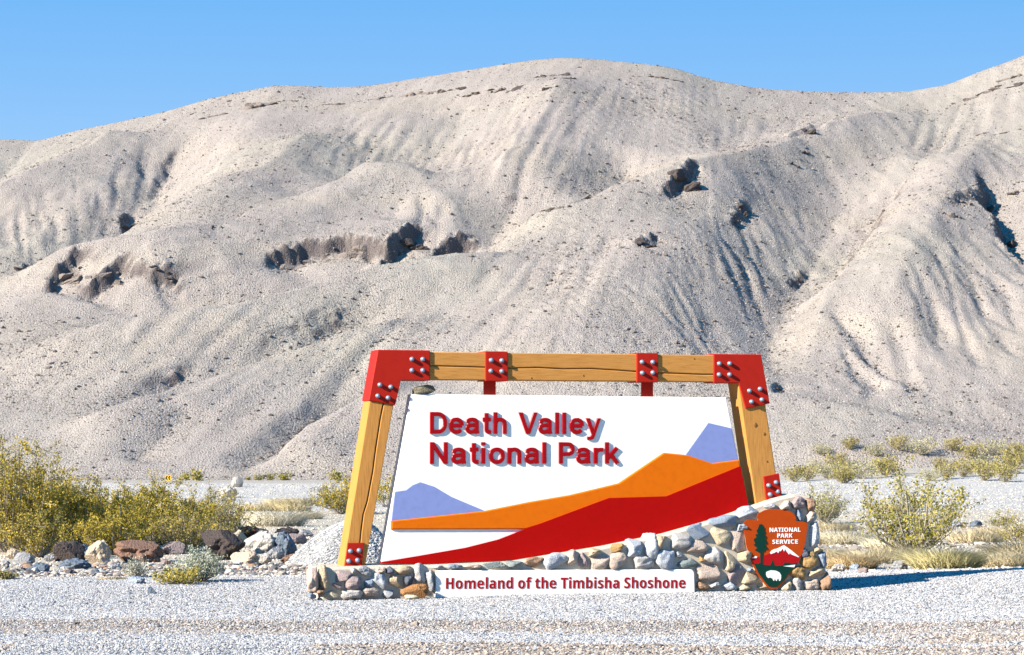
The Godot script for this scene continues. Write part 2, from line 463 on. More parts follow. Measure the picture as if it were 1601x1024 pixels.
	stamp([17.7,-174.1, 17.6,-171.7, 18,-168.8], -0.0613433, 0.700836, 0.279181)  # rill
	stamp([17.7,-177.5, 18.4,-171.5, 18.3,-164.9], -0.0675011, 0.843547, 0.281892)  # rill
	stamp([18,-174.1, 18.5,-169.5, 18.4,-164.9], -0.0503159, 0.607182, 0.357881)  # rill
	stamp([18.2,-178, 18.3,-172.5, 18.6,-167.2], -0.0556326, 0.510418, 0.367556)  # rill
	stamp([18.5,-180.6, 18.7,-174.1, 18.8,-169.1], -0.0749721, 0.840812, 0.329048)  # rill
	stamp([18.8,-177.1, 19.1,-172.9, 19,-167.6], -0.0724696, 0.78011, 0.270737)  # rill
	stamp([19,-179.8, 18.9,-173.9, 19,-168.8], -0.0575256, 0.620936, 0.351362)  # rill
	stamp([19.4,-175.9, 19.3,-173.3, 19.4,-171], -0.0784685, 0.628037, 0.379401)  # rill
	stamp([19.6,-181.8, 19.5,-173.8, 19.5,-167.5], -0.0560227, 0.748887, 0.339533)  # rill
	stamp([19.8,-176.9, 20.1,-174.6, 19.7,-172.7], -0.0818551, 0.690336, 0.289472)  # rill
	stamp([20.1,-177.3, 20,-175.1, 19.9,-172.3], -0.0866932, 0.835873, 0.383208)  # rill
	stamp([20.7,-183.8, 20.6,-176.9, 20,-171.2], -0.0520346, 0.651683, 0.262006)  # rill
	stamp([20.9,-182.3, 20.9,-175.9, 20.2,-170.4], -0.059309, 0.821377, 0.388428)  # rill
	stamp([11,-167.4, 12.3,-158.1, 13.3,-149.4], -0.0691327, 0.869011, 0.420193)  # rill
	stamp([11.6,-160.5, 12.4,-152.7, 13.5,-145.4], -0.0722641, 0.643688, 0.43716)  # rill
	stamp([11.1,-162.7, 12,-153.8, 13.3,-146], -0.0675252, 1.00119, 0.328269)  # rill
	stamp([11,-159.7, 11.8,-153.1, 12.7,-147.5], -0.100602, 0.825281, 0.344564)  # rill
	stamp([10.9,-158.3, 12,-151.1, 13,-144.5], -0.103908, 0.68143, 0.472382)  # rill
	stamp([11.3,-152.9, 11.8,-149.1, 12.5,-145.2], -0.0854245, 0.726065, 0.356898)  # rill
	stamp([10.2,-158.4, 11.4,-152, 12.3,-145.6], -0.125253, 0.934952, 0.359133)  # rill
	stamp([9.5,-158.6, 11.1,-149.7, 12.8,-140.8], -0.125525, 0.601099, 0.417926)  # rill
	stamp([9.6,-156.7, 11.2,-148.6, 12.7,-140.9], -0.0945382, 0.907512, 0.352316)  # rill
	stamp([9.2,-157.5, 9.9,-151.6, 11.3,-147], -0.094008, 0.909655, 0.400389)  # rill
	stamp([9.1,-154.4, 10.2,-148.9, 11.8,-143.4], -0.117678, 0.840581, 0.388187)  # rill
	stamp([9.5,-151.5, 10.1,-148.4, 11.2,-145.2], -0.0777406, 0.611462, 0.351476)  # rill
	stamp([9.4,-151.4, 10.8,-147.5, 11.7,-143.5], -0.111141, 0.973443, 0.371261)  # rill
	stamp([9.3,-149.8, 10.7,-146.2, 11.6,-143.4], -0.114147, 0.782736, 0.429142)  # rill
	stamp([8.5,-151, 9.8,-147.4, 11.3,-143.8], -0.0649872, 0.968682, 0.413308)  # rill
	stamp([7.5,-152.4, 9.3,-149.1, 10.6,-145.5], -0.093118, 0.775514, 0.452)  # rill
	stamp([24.7,-160.8, 25,-153.6, 25,-146.9], -0.116404, 0.7178, 0.325397)  # rill
	stamp([25.1,-156.3, 25.1,-151.4, 25.2,-147.8], -0.118691, 0.932466, 0.474598)  # rill
	stamp([25.5,-159.7, 25.7,-153.7, 25.6,-148.5], -0.127911, 0.911792, 0.420393)  # rill
	stamp([25.6,-161.2, 25.5,-154.7, 25.7,-147.7], -0.131952, 0.965344, 0.354869)  # rill
	stamp([25.9,-157, 26,-153.6, 25.9,-151], -0.104213, 0.715026, 0.31016)  # rill
	stamp([26.1,-157.8, 25.9,-152.5, 26.1,-148.1], -0.0669954, 0.857892, 0.33133)  # rill
	stamp([26.3,-157.6, 26,-154.2, 26.3,-151], -0.0878082, 0.84106, 0.403911)  # rill
	stamp([26.8,-162.2, 26.6,-155.4, 26.8,-148.7], -0.0693964, 0.962087, 0.360778)  # rill
	stamp([27.1,-162.3, 26.9,-156.9, 27,-151.8], -0.0905997, 0.629439, 0.453085)  # rill
	stamp([27.4,-158.7, 27.5,-153.2, 27.2,-148.4], -0.0935602, 0.943876, 0.465221)  # rill
	stamp([27.5,-165.1, 27.6,-157.4, 27.2,-150.3], -0.124661, 0.753904, 0.401801)  # rill
	stamp([27.9,-164.7, 27.7,-159.1, 27.7,-154], -0.126548, 0.720277, 0.466808)  # rill
	stamp([28.1,-160.5, 28.2,-153.5, 27.7,-147.3], -0.0908201, 0.828387, 0.417139)  # rill
	stamp([28.3,-159.9, 27.9,-155.2, 28,-150.4], -0.068268, 0.793554, 0.316918)  # rill
	stamp([28.6,-160.8, 28.2,-154.3, 28.2,-148.9], -0.104775, 0.713339, 0.464012)  # rill
	stamp([28.9,-163.3, 28.6,-158, 28.5,-153.8], -0.0874117, 0.897635, 0.334263)  # rill
	stamp([29.3,-167.6, 29.1,-158.5, 28.9,-149.4], -0.0777553, 0.906101, 0.383736)  # rill
	stamp([29.4,-167.4, 29.1,-159.2, 28.9,-152.4], -0.0951057, 0.737729, 0.464452)  # rill
	stamp([29.5,-161.1, 29.3,-156.7, 29.3,-151.7], -0.110262, 0.914383, 0.462399)  # rill
	stamp([29.8,-164, 29.3,-155.9, 29.4,-148.4], -0.102111, 0.852687, 0.409992)  # rill
	stamp([29.9,-166.9, 29.5,-159.6, 29.5,-152.6], -0.108039, 0.767523, 0.330231)  # rill
	stamp([30.1,-165.5, 29.9,-159.1, 29.8,-153.5], -0.0650488, 0.882636, 0.309899)  # rill
	stamp([30.2,-160.7, 30.2,-158.2, 30.1,-155.3], -0.118893, 0.923827, 0.322815)  # rill
	stamp([30.3,-164.2, 30.2,-158.6, 30.2,-153], -0.104372, 0.76305, 0.323196)  # rill
	stamp([30.6,-161.1, 30.8,-155.9, 30.5,-150.8], -0.0887742, 0.932993, 0.318497)  # rill
	stamp([30.7,-162.2, 30.9,-157.5, 30.6,-152.2], -0.111289, 0.947358, 0.306987)  # rill
	stamp([30.9,-161.1, 30.5,-155.2, 30.7,-149.4], -0.0987521, 1.01212, 0.466344)  # rill
	stamp([31,-163.8, 31.1,-156.8, 30.8,-150.5], -0.129476, 0.94451, 0.458012)  # rill
	stamp([31.3,-161.1, 31.6,-156.4, 31.2,-151.3], -0.0640121, 0.743291, 0.346054)  # rill
	stamp([31.4,-162, 31.3,-157.9, 31.3,-153.1], -0.104195, 0.641734, 0.454878)  # rill
	stamp([-12.3,-200.7, -12.3,-193.4, -12.7,-186.7], -0.0876912, 1.29336, 0.439369)  # rill
	stamp([-11.7,-199.3, -12.1,-193, -12.1,-187.3], -0.0872187, 1.09013, 0.555816)  # rill
	stamp([-11.2,-199.3, -11.2,-191.4, -11.5,-185.4], -0.0835521, 1.09802, 0.581577)  # rill
	stamp([-11,-196.5, -11,-191.9, -11.4,-187.3], -0.0723991, 1.14151, 0.543613)  # rill
	stamp([-10.1,-198.3, -10.1,-192.5, -10.2,-187.2], -0.0970876, 1.02473, 0.606397)  # rill
	stamp([-9.7,-195.7, -10,-189.4, -9.9,-184.5], -0.071158, 0.856676, 0.51878)  # rill
	stamp([-9.6,-196.8, -9.9,-193.2, -9.9,-189.3], -0.120987, 0.843962, 0.522359)  # rill
	stamp([-9,-198.9, -9.3,-193.3, -9.3,-188.1], -0.094995, 1.06103, 0.505694)  # rill
	stamp([-8.4,-200.7, -8.5,-192.9, -8.6,-186.5], -0.0664822, 1.10568, 0.471921)  # rill
	stamp([-7.9,-196.1, -7.6,-191.2, -8,-186.1], -0.124506, 1.04578, 0.551997)  # rill
	stamp([-7.6,-200.1, -8.1,-192.7, -8.1,-186.5], -0.068007, 1.17122, 0.616026)  # rill
	stamp([-7,-193.8, -7.4,-188.2, -7.1,-182.6], -0.0777014, 1.04566, 0.574848)  # rill
	stamp([-6.4,-199.2, -6.4,-192.9, -6.8,-188], -0.0637879, 0.876497, 0.433056)  # rill
	stamp([-6,-195.3, -6.6,-188.1, -6.6,-181.6], -0.0804009, 1.15911, 0.512395)  # rill
	stamp([-5.7,-195.6, -5.9,-186.9, -6.1,-180], -0.101593, 0.832291, 0.401104)  # rill
	stamp([-5.1,-192.3, -5.4,-185.7, -5.5,-180], -0.101103, 0.83371, 0.529333)  # rill
	stamp([-4.7,-192, -4.9,-188.7, -4.9,-185.4], -0.0949081, 1.2738, 0.51768)  # rill
	stamp([-4.3,-192.8, -4.7,-187.2, -4.9,-181.1], -0.115646, 0.99847, 0.571113)  # rill
	stamp([-3.7,-197, -4.2,-188.9, -4.3,-182.2], -0.106771, 0.946936, 0.45845)  # rill
	stamp([-3.1,-196.8, -3.3,-190.1, -3.9,-184.3], -0.111781, 0.843078, 0.515277)  # rill
	stamp([-2.9,-196.1, -3.3,-190, -3.7,-183.4], -0.110976, 0.893336, 0.464011)  # rill
	stamp([-2.2,-194.9, -2.8,-186.3, -3.5,-179.1], -0.115978, 1.33937, 0.420748)  # rill
	stamp([-1.9,-194.7, -2.7,-185.7, -3.2,-178.4], -0.0623301, 1.04876, 0.550786)  # rill
	stamp([-1.8,-188.9, -2.2,-186, -2.3,-182.2], -0.0703175, 1.07223, 0.575508)  # rill
	stamp([-1.2,-192.7, -1.9,-184.4, -2.6,-177.4], -0.0733567, 1.30114, 0.405671)  # rill
	stamp([-0.8,-191.6, -1.3,-186, -1.9,-180.4], -0.102088, 1.02218, 0.540435)  # rill
	stamp([19.4,-145.1, 19.8,-141.5, 19.5,-137.3], -0.143733, 0.891844, 0.440331)  # rill
	stamp([19.5,-148.5, 20.1,-142.7, 20.4,-138], -0.180751, 0.917339, 0.572209)  # rill
	stamp([20.1,-144.6, 20.5,-142, 20.5,-140.1], -0.140441, 0.875641, 0.595796)  # rill
	stamp([20.3,-144.1, 20.4,-142.4, 20.7,-140.5], -0.176976, 0.909088, 0.475876)  # rill
	stamp([-7.8,-176.3, -8.1,-173, -8.6,-170.9], -0.124299, 0.957554, 0.552368)  # rill
	stamp([-6.4,-176.8, -6.3,-172.4, -6.6,-168.7], -0.251821, 1.04286, 0.480917)  # rill
	stamp([-5.6,-173.3, -5.5,-171.1, -5.7,-169.3], -0.228869, 0.87178, 0.599195)  # rill
	stamp([-4.8,-174.4, -5.1,-171.8, -5,-169], -0.196463, 0.917095, 0.455667)  # rill
	stamp([-26.5,-152.5, -28.1,-151.3, -29.1,-149.3], -0.10657, 1.21497, 0.444967)  # rill, lower left
	stamp([-22.5,-155.1, -24.9,-152.2, -27.5,-148.7], -0.115601, 0.91698, 0.471606)  # rill, lower left
	stamp([-22.9,-153.6, -25.8,-148.4, -28.7,-143.6], -0.0959508, 1.11507, 0.539202)  # rill, lower left
	stamp([-20.5,-154.5, -24.3,-148, -28.1,-142], -0.0965477, 0.807351, 0.453579)  # rill, lower left
	stamp([-21.3,-151.6, -23.9,-148, -25.8,-143.6], -0.0671806, 1.19924, 0.457141)  # rill, lower left
	stamp([-21.1,-150.1, -22.6,-147, -24,-144.5], -0.110794, 1.06586, 0.553645)  # rill, lower left
	stamp([-19,-151.5, -21,-147.2, -22.6,-143.5], -0.111901, 1.04937, 0.56729)  # rill, lower left
	stamp([-18.1,-152.8, -21.2,-145.9, -24.5,-139.4], -0.0696436, 1.00681, 0.607861)  # rill, lower left
	stamp([-16.3,-153.3, -19.3,-146.2, -22.6,-140], -0.0935592, 1.34522, 0.576085)  # rill, lower left
	stamp([-18,-146.9, -19.9,-141.9, -22,-137.4], -0.11179, 1.32509, 0.627505)  # rill, lower left
	stamp([-15.1,-151.8, -18,-144.7, -20.5,-138.9], -0.110903, 1.24731, 0.560011)  # rill, lower left
	stamp([-14.2,-153.4, -18.5,-143.6, -22.3,-134.7], -0.0997055, 1.2999, 0.526737)  # rill, lower left
	stamp([-13.2,-152.7, -17.3,-143.5, -20.7,-135.4], -0.123635, 1.3573, 0.526895)  # rill, lower left
	stamp([-14,-148.4, -17.2,-141, -20,-133.6], -0.122609, 0.852904, 0.571068)  # rill, lower left
	stamp([-12.7,-150.2, -15.7,-143.3, -18.4,-136.4], -0.135137, 1.11154, 0.630306)  # rill, lower left
	stamp([-9.4,-155.7, -13.5,-147.1, -17.6,-138.3], -0.10036, 1.27949, 0.473053)  # rill, lower left
	stamp([-7.5,-157.2, -13,-146.1, -17.7,-135.2], -0.10325, 1.08103, 0.566742)  # rill, lower left
	stamp([-11.6,-147.3, -14.5,-140.4, -17.5,-133.7], -0.104847, 1.01243, 0.563247)  # rill, lower left
	stamp([-7.9,-152.9, -12.4,-142.6, -16.2,-132.7], -0.0640225, 1.25859, 0.522289)  # rill, lower left
	stamp([-9.8,-147.4, -13.3,-138.9, -16.1,-131.3], -0.0654792, 1.16099, 0.587226)  # rill, lower left
	stamp([-6,-155, -9.5,-146.1, -13,-137.9], -0.119303, 1.07446, 0.503817)  # rill, lower left
	stamp([-7.3,-149.5, -10.5,-140.4, -13.6,-131.7], -0.0856781, 1.24089, 0.561908)  # rill, lower left
	stamp([-4.8,-155, -7.9,-145.8, -11,-137.9], -0.101076, 0.978173, 0.602986)  # rill, lower left
	stamp([-5.6,-152.5, -9.2,-143.1, -12.6,-133.6], -0.13025, 0.95711, 0.519492)  # rill, lower left
	stamp([-4.5,-153.8, -9.8,-140.3, -13.7,-127.5], -0.125402, 1.31589, 0.519366)  # rill, lower left
	stamp([-3,-155, -7.1,-143.8, -10.4,-133.1], -0.0823935, 1.00534, 0.415802)  # rill, lower left
	stamp([-4.7,-148.2, -6.7,-142.4, -8.3,-137.5], -0.132002, 0.977091, 0.442743)  # rill, lower left
	stamp([-2.6,-152, -7.3,-139.2, -10.8,-127.2], -0.103859, 0.847296, 0.521489)  # rill, lower left
	stamp([-2.4,-150.7, -6,-140, -9.1,-130.7], -0.0728101, 0.899882, 0.46805)  # rill, lower left
	stamp([-2.3,-149, -6,-137.8, -9,-128], -0.130421, 1.23027, 0.602824)  # rill, lower left
	stamp([1.8,-158.1, -2.4,-146.6, -6,-136.2], -0.129198, 0.94551, 0.634359)  # rill, lower left
	stamp([2.4,-158.4, -2.2,-145.1, -6.2,-132.5], -0.104513, 1.16955, 0.462406)  # rill, lower left
	stamp([3.5,-159.6, -0.7,-148, -4,-137.6], -0.0965333, 1.01473, 0.428247)  # rill, lower left
	stamp([3.5,-157.3, 0.2,-147, -3.1,-137.7], -0.0875225, 1.34405, 0.529)  # rill, lower left
	stamp([-13.1,-204.8, -14.1,-194.2, -15.4,-183.4], -0.072387, 1.02994, 0.455678)  # rill, summit face
	stamp([-12.2,-206.5, -13.3,-195.5, -14.4,-186.7], -0.106985, 0.982366, 0.358058)  # rill, summit face
	stamp([-12.2,-200.1, -12.5,-193.5, -13.6,-188], -0.114947, 1.17902, 0.550854)  # rill, summit face
	stamp([-11.5,-201.4, -12.9,-193.8, -13.4,-185.1], -0.120361, 0.879745, 0.556595)  # rill, summit face
	stamp([-10.6,-200.4, -11.6,-192, -12.6,-184.9], -0.13418, 0.863903, 0.437313)  # rill, summit face
	stamp([-9.6,-205.5, -10.7,-197.4, -12.1,-189], -0.10579, 1.17849, 0.435764)  # rill, summit face
	stamp([-8.9,-202.8, -10.3,-195.9, -11.1,-188.8], -0.118776, 1.0208, 0.396834)  # rill, summit face
	stamp([-8.8,-203, -10.8,-194.5, -11.7,-185], -0.110903, 0.814311, 0.3593)  # rill, summit face
	stamp([-8.6,-197.8, -9,-193.4, -10,-189.3], -0.086981, 0.804027, 0.52229)  # rill, summit face
	stamp([-7.2,-202.6, -8.7,-195.4, -9.6,-187.7], -0.116361, 1.10352, 0.51277)  # rill, summit face
	stamp([-8,-195, -8.8,-190.4, -9.7,-184.8], -0.11892, 0.917188, 0.395619)  # rill, summit face
	stamp([-6,-201.9, -7.6,-193.7, -9,-185.5], -0.0746713, 1.10796, 0.461432)  # rill, summit face
	stamp([-4.8,-205, -6.6,-194.9, -8.1,-185.2], -0.125212, 0.918158, 0.435725)  # rill, summit face
	stamp([-4.4,-202.1, -6.3,-191.5, -7.8,-180.3], -0.0677767, 0.724726, 0.432397)  # rill, summit face
	stamp([-4.9,-196.4, -5.9,-189.4, -7.2,-182.4], -0.0761604, 1.10398, 0.466659)  # rill, summit face
	stamp([-4.6,-194.2, -5.1,-190.6, -6,-186.2], -0.126288, 0.961889, 0.376102)  # rill, summit face
	stamp([-3.2,-197.8, -4.8,-187.5, -6.7,-177.4], -0.104647, 1.07891, 0.390058)  # rill, summit face
	stamp([-2.2,-197.8, -3.8,-187.9, -5.3,-179.7], -0.0724854, 0.827603, 0.552627)  # rill, summit face
	stamp([-0.5,-203.2, -2.3,-191.1, -4.1,-180.8], -0.0995889, 0.736712, 0.443352)  # rill, summit face
	stamp([0.7,-205.5, -1.3,-191.2, -3.6,-179.2], -0.107311, 0.781593, 0.453828)  # rill, summit face
	stamp([-0,-198.8, -1.2,-190.6, -2.7,-182.9], -0.0761906, 1.00224, 0.417912)  # rill, summit face
	stamp([2,-207, -1.2,-188.6, -4,-172], -0.13061, 0.984829, 0.35295)  # rill, summit face
	stamp([2.2,-202.6, -0.3,-187.7, -2.7,-175.7], -0.121937, 0.787513, 0.465261)  # rill, summit face
	stamp([2.1,-199.8, -0.6,-186.6, -2.3,-174.5], -0.0941611, 0.721078, 0.488552)  # rill, summit face
	stamp([1.4,-190.8, 0.7,-186.2, -0.2,-182.1], -0.0952909, 1.09311, 0.436583)  # rill, summit face
	stamp([1.8,-192.7, 0.6,-185.8, -0.8,-178.6], -0.13353, 1.17939, 0.353221)  # rill, summit face
	stamp([3.7,-198.5, 2.4,-190.3, 0.8,-182.7], -0.0872782, 0.728564, 0.396639)  # rill, summit face
	stamp([4.2,-198.1, 1.8,-186.1, -0.2,-175.9], -0.115086, 0.709642, 0.484336)  # rill, summit face
	stamp([3.1,-191.8, 1.1,-181.9, -0.5,-173.8], -0.0750244, 1.04423, 0.51062)  # rill, summit face
	stamp([4.8,-198.2, 1.7,-184.4, -0.5,-172.1], -0.127597, 0.784406, 0.525249)  # rill, summit face
	stamp([6.5,-202.2, 3.5,-189.1, 1.5,-177.4], -0.121335, 0.755447, 0.463949)  # rill, summit face
	stamp([5.7,-197.1, 4.5,-189.5, 2.9,-183.3], -0.109283, 0.737802, 0.523577)  # rill, summit face
	stamp([8.6,-207.6, 4.7,-189.6, 1.8,-175.9], -0.104951, 0.881978, 0.444237)  # rill, summit face
	stamp([6,-193.7, 4.2,-185.4, 2.7,-178.6], -0.133286, 0.790204, 0.467643)  # rill, summit face
	stamp([-41.8,-206.8, -41,-200.1, -40.6,-193.9], -0.0628565, 0.75186, 0.414408)  # rill, far left
	stamp([-41.3,-206.8, -40.6,-199.6, -40.2,-193.7], -0.0827947, 0.925169, 0.496644)  # rill, far left
	stamp([-40.8,-210.4, -40.3,-202.7, -39.6,-194.2], -0.0603336, 1.00261, 0.467811)  # rill, far left
	stamp([-39.3,-206.7, -38.4,-196.8, -38.7,-190.2], -0.0780766, 0.731373, 0.513569)  # rill, far left
	stamp([-38.8,-202.9, -38.8,-197.7, -38.8,-191.5], -0.105592, 0.819741, 0.454507)  # rill, far left
	stamp([-37.4,-205.9, -37.5,-197.8, -38.1,-191.7], -0.0610074, 1.08059, 0.389375)  # rill, far left
	stamp([-37,-202.7, -37.2,-198, -37.5,-193.8], -0.0981831, 0.804193, 0.427953)  # rill, far left
	stamp([-35.9,-205.7, -37.1,-200.4, -37.2,-193.8], -0.120239, 1.14368, 0.376346)  # rill, far left
	stamp([-34.8,-205.1, -35.3,-202.6, -35.5,-198.6], -0.0944868, 0.748647, 0.432295)  # rill, far left
	stamp([-34.3,-207, -35,-201.5, -35.9,-195.1], -0.106711, 1.06031, 0.40678)  # rill, far left
	stamp([-32.9,-207.7, -33.6,-201, -35.2,-196.8], -0.0951242, 1.05791, 0.549376)  # rill, far left
	stamp([-32.1,-207.4, -33.4,-203.3, -34.5,-197.7], -0.118703, 0.88992, 0.38301)  # rill, far left
	stamp([15.5,-195.6, 14.5,-190.4, 14.4,-187.5], -0.0782833, 1.00546, 0.427179)  # rill, saddle
	stamp([16.8,-199.1, 16.2,-192.6, 15.2,-186.9], -0.115855, 0.906718, 0.439952)  # rill, saddle
	stamp([18.5,-204.5, 17.1,-194.5, 15.5,-185], -0.0626836, 1.18525, 0.388137)  # rill, saddle
	stamp([19.6,-209, 18,-199.4, 16.5,-189.3], -0.0639827, 0.953225, 0.434754)  # rill, saddle
	stamp([19.7,-206.9, 17.9,-194.2, 15.9,-183.7], -0.117796, 0.934415, 0.396973)  # rill, saddle
	stamp([19.3,-198.9, 18.6,-194.6, 17.8,-190.8], -0.0642829, 1.0584, 0.450514)  # rill, saddle
	stamp([20.4,-201.3, 19.4,-196.5, 18.9,-192.8], -0.0638272, 0.897133, 0.499281)  # rill, saddle
	stamp([20.9,-202.5, 19.8,-197, 19,-192.1], -0.114904, 0.954958, 0.528833)  # rill, saddle
	stamp([21.3,-200.6, 20,-195.3, 19.3,-190.7], -0.0870148, 0.701236, 0.413664)  # rill, saddle
	stamp([23.1,-207.1, 20.7,-197, 19.1,-187], -0.059417, 0.886291, 0.424014)  # rill, saddle
	stamp([23.9,-207.4, 22.1,-197.6, 19.9,-188.5], -0.0962498, 0.821049, 0.549821)  # rill, saddle
	stamp([24,-205.3, 22.9,-198.2, 21.2,-191.8], -0.065415, 0.752905, 0.474626)  # rill, saddle
	stamp([24.1,-202.9, 23.3,-197.6, 21.8,-192.4], -0.0804851, 0.743475, 0.444573)  # rill, saddle
	stamp([25.5,-205.2, 23.8,-197.3, 22.2,-189.8], -0.0647066, 1.06529, 0.417691)  # rill, saddle
	stamp([26.2,-205.7, 25.3,-201.2, 24,-195.6], -0.118709, 1.18817, 0.556994)  # rill, saddle
	stamp([26.8,-205.6, 24.8,-198, 23.4,-191.2], -0.0804387, 0.885293, 0.364253)  # rill, saddle
	stamp([27.6,-205.9, 26.3,-199.2, 24.6,-193.5], -0.10738, 1.15726, 0.526967)  # rill, saddle
	stamp([27.4,-203, 26.4,-199.2, 25.9,-196.4], -0.117133, 0.7315, 0.511857)  # rill, saddle
	stamp([35.1,-209.3, 32.6,-200.7, 30.7,-193.2], -0.117521, 0.826625, 0.506299)  # rill, upper right
	stamp([33.5,-201.9, 31.4,-195.6, 30.1,-189.3], -0.0871381, 0.795952, 0.48164)  # rill, upper right
	stamp([35.4,-206.9, 33.5,-198.6, 30.7,-188.8], -0.0851845, 1.14341, 0.487442)  # rill, upper right
	stamp([35,-203.1, 33.3,-197.9, 31.8,-192], -0.100765, 1.11462, 0.489319)  # rill, upper right
	stamp([35.8,-204, 34.1,-197.1, 31.9,-190.1], -0.0749803, 0.892217, 0.489528)  # rill, upper right
	stamp([38.2,-210, 34.3,-198.3, 31.1,-185.4], -0.119157, 0.799809, 0.355184)  # rill, upper right
	stamp([37.1,-203.5, 34.7,-194, 32,-184.4], -0.12883, 1.16907, 0.498153)  # rill, upper right
	stamp([39.4,-209.9, 36.3,-199.5, 32.5,-186.7], -0.127397, 1.14474, 0.35859)  # rill, upper right
	stamp([39.6,-208.4, 36.6,-199, 33.9,-188.1], -0.128059, 0.904752, 0.453384)  # rill, upper right
	stamp([39.2,-206, 37.1,-198.5, 34.9,-190.6], -0.130158, 0.847862, 0.389511)  # rill, upper right
	stamp([39.6,-205.6, 37.7,-200.4, 36.1,-193.8], -0.0629668, 0.889469, 0.537871)  # rill, upper right
	stamp([39.8,-204.1, 38,-196.3, 35.5,-188.4], -0.076823, 1.05902, 0.37971)  # rill, upper right
	stamp([41.8,-209, 39.4,-200.5, 37.1,-193.1], -0.0677953, 1.16719, 0.416632)  # rill, upper right
	stamp([42,-208, 40.1,-201.8, 38.5,-196], -0.101151, 0.816895, 0.552376)  # rill, upper right
	stamp([6.9,-167, 5.1,-157.3, 4,-149.1], -0.100197, 1.18643, 0.558626)  # rill, centre nose
	stamp([6.5,-165.6, 4.9,-157.4, 3.9,-150.2], -0.0955768, 1.31282, 0.503588)  # rill, centre nose
	stamp([5.7,-163.9, 4.4,-155.5, 3.2,-148.6], -0.0953776, 1.17513, 0.603951)  # rill, centre nose
	stamp([4.6,-159.9, 3.9,-154.5, 2.9,-149.9], -0.063943, 0.829398, 0.614172)  # rill, centre nose
	stamp([5.7,-167.9, 3.9,-158.5, 2.2,-149.4], -0.101039, 0.945149, 0.549314)  # rill, centre nose
	stamp([4.5,-162.7, 3.1,-154.7, 1.7,-147.9], -0.0578494, 0.853071, 0.49663)  # rill, centre nose
	stamp([4,-162.3, 2.8,-157, 1.9,-151.5], -0.0796237, 1.08052, 0.619162)  # rill, centre nose
	stamp([3.5,-161.6, 2.4,-156.1, 1.3,-151.3], -0.114535, 0.832545, 0.536841)  # rill, centre nose
	stamp([2.7,-159.8, 2.1,-155.9, 1.2,-152.6], -0.113702, 0.878747, 0.545242)  # rill, centre nose
	stamp([4.2,-167.8, 2.5,-160.1, 0.5,-152.2], -0.076175, 1.17209, 0.451318)  # rill, centre nose
	stamp([2.5,-163.3, 1.3,-158.2, -0,-152.7], -0.095458, 1.10451, 0.430046)  # rill, centre nose
	stamp([2.4,-163.3, 1.3,-158.4, 0.2,-153.9], -0.0971171, 0.932304, 0.537711)  # rill, centre nose
	stamp([2.8,-167.2, 1.2,-161.4, -0.2,-156.2], -0.0759769, 1.21953, 0.612594)  # rill, centre nose
	stamp([1.2,-162.4, -0.1,-157.1, -1.8,-151.3], -0.0961466, 0.935321, 0.523397)  # rill, centre nose
	stamp([1.9,-166.2, 0.4,-160.6, -1.3,-155.9], -0.0766982, 1.35304, 0.552674)  # rill, centre nose
	stamp([0.2,-161.8, -1.3,-158.2, -2.2,-153.9], -0.0752988, 1.35588, 0.471639)  # rill, centre nose
	stamp([0.5,-163.8, -1.4,-159.8, -2.5,-154.9], -0.0947513, 0.89822, 0.498757)  # rill, centre nose
	stamp([0.6,-164.9, -1.2,-159.1, -3.1,-154.4], -0.116893, 1.14403, 0.55369)  # rill, centre nose
	stamp([19.7,-150.8, 19.6,-145.9, 19.6,-140.5], -0.108706, 0.851404, 0.477669)  # rill, fan
	stamp([19.9,-152.7, 19.5,-146.3, 19.6,-140.7], -0.0829109, 0.626644, 0.360795)  # rill, fan
	stamp([20.3,-149.9, 20.1,-142.9, 19.8,-136.9], -0.0613034, 0.621162, 0.436777)  # rill, fan
	stamp([20.9,-153.6, 20.8,-147.5, 20.5,-141.5], -0.116315, 0.919877, 0.3555)  # rill, fan
	stamp([21.2,-153.5, 21.1,-147.1, 21,-142], -0.0688422, 0.799226, 0.303254)  # rill, fan
	stamp([21.3,-147.6, 21.2,-144.9, 21.2,-141.6], -0.100299, 0.772806, 0.441887)  # rill, fan
	stamp([21.8,-149, 21.4,-145.6, 21.5,-142.9], -0.118828, 0.994405, 0.459296)  # rill, fan
	stamp([22.3,-153.4, 22.1,-148.1, 21.8,-142.9], -0.0638112, 0.911632, 0.34696)  # rill, fan
	stamp([22.6,-150.4, 22.6,-144, 22,-137.8], -0.114065, 0.927598, 0.408011)  # rill, fan
	stamp([23.1,-152.9, 22.4,-144.2, 22.1,-137.1], -0.112961, 0.930959, 0.464996)  # rill, fan
	stamp([23.5,-151.4, 23,-145.2, 22.9,-138.8], -0.107002, 0.652106, 0.365856)  # rill, fan
	stamp([23.7,-149.4, 23.7,-143.4, 23.2,-137.9], -0.0821655, 0.719034, 0.383363)  # rill, fan
	stamp([24.7,-155.2, 24.4,-147, 23.9,-138.8], -0.078584, 0.674012, 0.407327)  # rill, fan
	stamp([25.2,-151.1, 25.1,-148.3, 24.8,-144.8], -0.0778508, 0.863049, 0.421018)  # rill, fan
	stamp([26,-155, 25.4,-148.4, 25.4,-142.6], -0.0832686, 0.843939, 0.387612)  # rill, fan
	stamp([26.5,-153.8, 26,-149.1, 26,-143.9], -0.110481, 0.786928, 0.343687)  # rill, fan
	stamp([27.4,-156.4, 27.3,-151.2, 26.6,-146.2], -0.104568, 0.636381, 0.381649)  # rill, fan
	stamp([27.5,-153.1, 27.2,-148.1, 27,-143.9], -0.0969706, 0.622269, 0.417998)  # rill, fan
	stamp([28.7,-156.2, 28.2,-149, 27.9,-142.9], -0.0928068, 0.793515, 0.371948)  # rill, fan
	stamp([29,-156.3, 28.8,-149.7, 28.3,-144.5], -0.0878942, 0.724707, 0.315928)  # rill, fan
